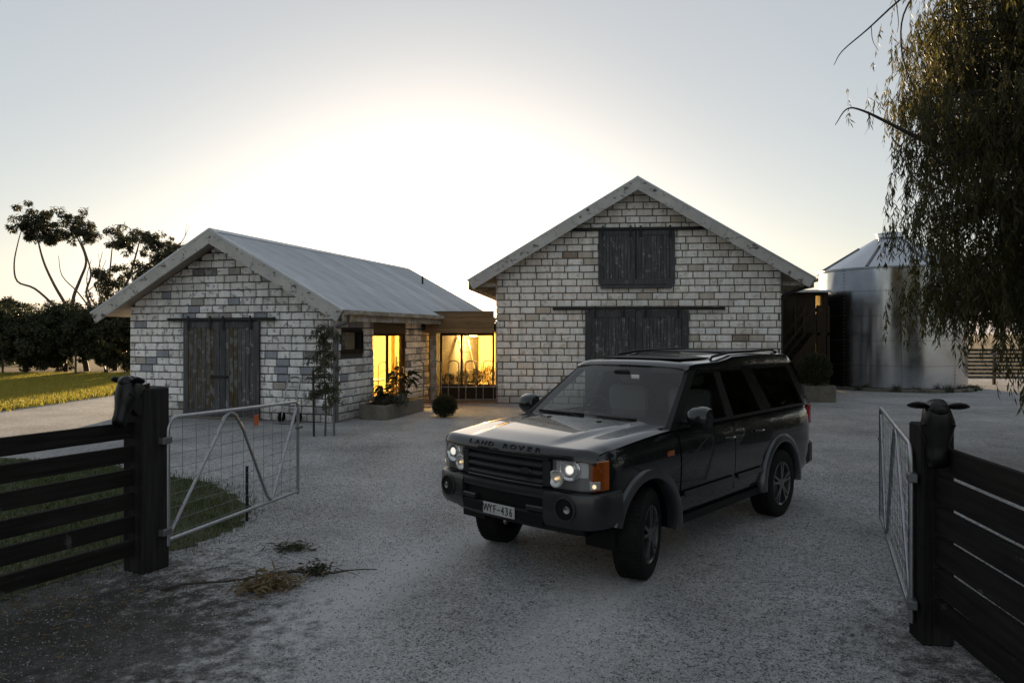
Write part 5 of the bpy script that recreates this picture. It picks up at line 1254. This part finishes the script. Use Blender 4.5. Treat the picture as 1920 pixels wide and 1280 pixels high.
# planter right of the barn with a flowering shrub
planter('square concrete planter box at the right corner of the barn', (9.55, 22.4, 0), R(-5), .95, .95, .50)
tuft_plant('potted_shrub', 'loose dark shrub in the square planter by the stair', (9.55, 22.4, .45), 2200, .52, 1.15, 'leaf_dark', .11, .035, 'shrub')
for i, (a, s) in enumerate(((200, .16), (222, .22), (246, .26), (262, .18), (281, .3), (296, .16), (310, .24), (322, .2))):
    b_ = Vector((15.06+2.9*math.cos(R(a)), 28.3+2.9*math.sin(R(a)), 0))
    x = RNG.normal(0, .10, 70); y = RNG.normal(0, .06, 70)
    o = blades('weed_tuft', x, y, s, .03, M['weed'], 1.0); o.location = b_; tag(o, ('%s weed tuft at the foot of the silo' % ('leftmost', 'second from left', 'third from left', 'fourth from left', 'fourth from right', 'third from right', 'second from right', 'rightmost')[i]), 'weed', 'weed tufts round the silo foot')
# ---- sapling with stakes before the shed corner
sp_ = thing('staked_sapling', 'thin drooping sapling tied to stakes before the shed corner', 'sapling', (-3.86, 14.7, 0))
m = MB(); tr_ = [Vector((0, 0, -.05)), Vector((.01, 0, .6)), Vector((-.02, .01, 1.2)), Vector((.0, 0, 1.8)), Vector((-.03, 0, 2.35))]; m.tube(tr_, [.022, .020, .016, .012, .005], 7)
P, D = [], []
for k in range(44):
    z = random.uniform(.75, 2.35); a = random.uniform(0, 6.28); L = random.uniform(.18, .42)*(1.15-.25*z/2.3); e = Vector((L*math.cos(a), L*math.sin(a), z+.05-L*.55)); l = [Vector((0, 0, z)), Vector((e.x*.5, e.y*.5, z+.05)), e]; m.tube(l, [.006, .004, .002], 4)
    n = 95; tt = RNG.uniform(.2, 1, n); q = np.array([0, 0, z])+(np.array(e)-np.array([0, 0, z]))*tt[:, None]+RNG.normal(0, .03, (n, 3)); P.append(q); dd = RNG.normal(0, .6, (n, 3)); dd[:, 2] -= .9; D.append(dd)
m.build('trunk', M['bark_stake'], sp_, smooth=60); P, D = np.concatenate(P), np.concatenate(D); v, f = leaves_geo(P, D, .08*RNG.uniform(.6, 1.3, len(P)), .017); link('foliage', big_mesh('foliage', v, f, M['leaf_gum']), sp_)
for i, (x, y, h, mt, lb_) in enumerate(((-4.08, 14.65, 1.35, 'bark_dark', 'short dark timber stake left of the sapling'), (-3.70, 14.78, 2.28, 'dull_steel', 'tall grey metal stake right of the sapling'))):
    tag(MB().tube([(0, 0, -.05), (random.uniform(-.02, .02), 0, h)], .024, 8).build('tree_stake', M[mt], None, (x, y, 0), smooth=60), lb_, 'stake')
tag(MB().tube([(-.25, -.08, 1.22), (0, .05, 1.20), (.19, .10, 1.21), (.0, -.05, 1.23), (-.25, -.08, 1.22)], .012, 6).build('tie_strap', M['iron_black'], None, (-3.86, 14.7, 0)), 'black strap tying the sapling to its stakes', 'strap')
# ---- sack truck leaning on the shed wall
q = SHM @ Vector((2.02, -.32, 0)); st_ = thing('sack_truck', 'grey tubular sack truck leaning on the shed wall right of the doors', 'hand truck', q, SH_A)
for dx in (-.17, .17): MB().tube([(dx, -.02, .12), (dx*1.0, .10, .6), (dx, .22, 1.0), (dx*.7, .26, 1.06)], .014, 8).build('rail', M['gate_steel'], st_, smooth=60)
MB().tube([(-.12, .26, 1.06), (0, .27, 1.08), (.12, .26, 1.06)], .014, 8).build('handle', M['iron_black'], st_, smooth=60)
for z, y in ((.35, .05), (.6, .10), (.85, .17)): MB().tube([(-.17, y, z), (.17, y, z)], .010, 6).build('crossbar', M['gate_steel'], st_)
MB().box((-.22, -.26, .02), (.22, -.02, .03)).build('toe_plate', M['gate_steel'], st_)
for dx in (-.23, .23): MB().lathe([(.03, dx-.03), (.12, dx-.03), (.13, dx), (.12, dx+.03), (.03, dx+.03)], 18, (0, .06, .13), 'x').build('wheel', M['tyre'], st_, smooth=50)
# ---- hoop topped yard fence in front of the link
def hoop_panel(label, p0, p1, n, z_top, z_low, post0=True, w=.31):
    p0, p1 = Vector(p0), Vector(p1); d = p1-p0; L = d.length; t = thing('hoop_fence', label, 'fence', (p0.x, p0.y, 0), math.atan2(d.y, d.x), 'hoop topped steel yard fencing')
    MB().tube([(0, 0, z_low), (L, 0, z_low)], .017, 8).build('rail', M['dull_steel'], t, smooth=60); MB().tube([(0, 0, .14), (L, 0, .14)], .017, 8).build('rail', M['dull_steel'], t, smooth=60)
    for i in range(n):
        c = L*(i+.5)/n; pts = [(c-w/2, 0, .14), (c-w/2, 0, z_top-.12)]+[(c-w/2*math.cos(s), 0, z_top-.12+.12*math.sin(s)) for s in np.linspace(.3, math.pi-.3, 7)]+[(c+w/2, 0, z_top-.12), (c+w/2, 0, .14)]
        MB().tube(pts, .015, 8).build('hoop', M['dull_steel'], t, smooth=60)
    for x in (0, L): MB().tube([(x, 0, -.05), (x, 0, z_top-.05)], .024, 8).build('post', M['dull_steel'], t, smooth=60)
hoop_panel('long dark steel hoop topped fence before the glazed link', (-3.05, 21.2), (-.45, 21.35), 5, 1.31, .52)
hoop_panel('short dark steel hoop topped fence by the glass door', (-3.95, 20.2), (-3.45, 20.6), 1, 1.30, .52)
gt = thing('yard_gate', 'narrow dark steel gate standing open by the glass door', 'gate', (-3.36, 20.65, 0), R(75))
MB().tube([(0, 0, 0), (0, 0, 1.45)], .03, 8).build('post', M['dull_steel'], gt, smooth=60); MB().tube([(.05, 0, .15), (.05, 0, 1.2), (.12, 0, 1.3), (.5, 0, 1.3), (.57, 0, 1.2), (.57, 0, .15), (.05, 0, .15)], .015, 8).build('frame', M['dull_steel'], gt, smooth=60)
MB().tube([(.05, 0, .55), (.57, 0, .55)], .012, 6).build('rail', M['dull_steel'], gt)
MB().box((-.04, -.04, .98), (.04, .04, 1.14), .006).build('latch', M['iron_black'], gt)
# low timber edging and steps before the link
tag(MB().box((-.9, -.06, 0), (.9, .06, .07), .01).build('edging_sleeper', M['eave_board'], None, (-3.15, 19.9, 0), (0, 0, R(28))), 'pale timber edging sleeper on the gravel before the glass door', 'sleeper')
# ---- slatted fence far right beyond the silo
sf = thing('slatted_fence', 'far brown slatted timber fence behind the weeping tree', 'fence', (19.2, 29.5, 0), R(-4))
for k in range(8): MB().box((-1.6, -.02, .25+k*.16), (5.5, .02, .25+k*.16+.12)).build('slat', M['door_brown'], sf)
for x in (-1.6, .8, 3.2, 5.5): MB().box((x-.05, .025, 0), (x+.05, .12, 1.6)).build('post', M['dark_timber'], sf)
# ---- debris on the drive
def dead_branch(label, loc, rz, L, seed):
    random.seed(seed); t = thing('fallen_branch', label, 'branch', loc, rz); m = MB(); pts = [Vector((L*i/7-L/2, .05*math.sin(i*1.3)+.03*i*.3, .018+.012*random.random())) for i in range(8)]
    m.tube(pts, [.012-.0012*i for i in range(8)], 6)
    for k in range(7):
        p = pts[random.randrange(1, 7)]; m.tube([p, p+Vector((random.uniform(-.05, .15), random.uniform(-.1, .1), .02)), p+Vector((random.uniform(0, .3), random.uniform(-.16, .16), .012))], [.005, .004, .002], 4)
    m.build('wood', M['bark_dark'], t); return t
dead_branch('long thin fallen branch curving beside the dry leaves on the drive', (-2.35, 6.05, 0), R(22), 1.15, 3)
dead_branch('fallen twig with dark leaf clump right of the dry leaves', (-1.62, 6.22, 0), R(4), .85, 5)
def litter(name, label, loc, n, sx, sy, L, W, mat, rz=0, zs=.05):
    p = np.stack([RNG.normal(0, sx, n), RNG.normal(0, sy, n), np.abs(RNG.normal(0, zs, n))+.006], 1); d = RNG.normal(0, 1, (n, 3)); d[:, 2] *= .25
    v, f = leaves_geo(p, d, L*RNG.uniform(.5, 1.3, n), W); v[:, 2] = np.maximum(v[:, 2], .003); o = link(name, big_mesh(name, v, f, M[mat]), None, loc, (0, 0, rz)); return tag(o, label, 'leaves', kind='stuff')
litter('dry_leaf_clump', 'clump of dry brown leaves lying on the drive', (-2.02, 5.92, 0), 420, .12, .075, .12, .018, 'dry_leaf', R(25))
litter('leafy_twig_clump', 'small dark clump of leaves on the fallen twig', (-1.72, 6.25, 0), 170, .06, .05, .06, .018, 'leaf_dark')
litter('leafy_twig_clump', 'flat dark tuft of leaves on the gravel before the gate stake', (-2.16, 6.98, 0), 220, .11, .07, .10, .012, 'leaf_dark', 0, .02)
n = 900; x = RNG.normal(-4.0, .8, n); y = RNG.normal(5.6, .8, n); k = x < -2.6
p = np.stack([x, y, np.full(n, .012)], 1)[k]; d = RNG.normal(0, 1, p.shape); d[:, 2] *= .1; v, f = leaves_geo(p, d, .07*RNG.uniform(.4, 1.2, len(p)), .012); v[:, 2] = np.maximum(v[:, 2], .003)
tag(link('leaf_litter', big_mesh('leaf_litter', v, f, M['dry_leaf'])), 'thin scatter of dry leaves along the foot of the left fence', 'leaf litter', kind='stuff')
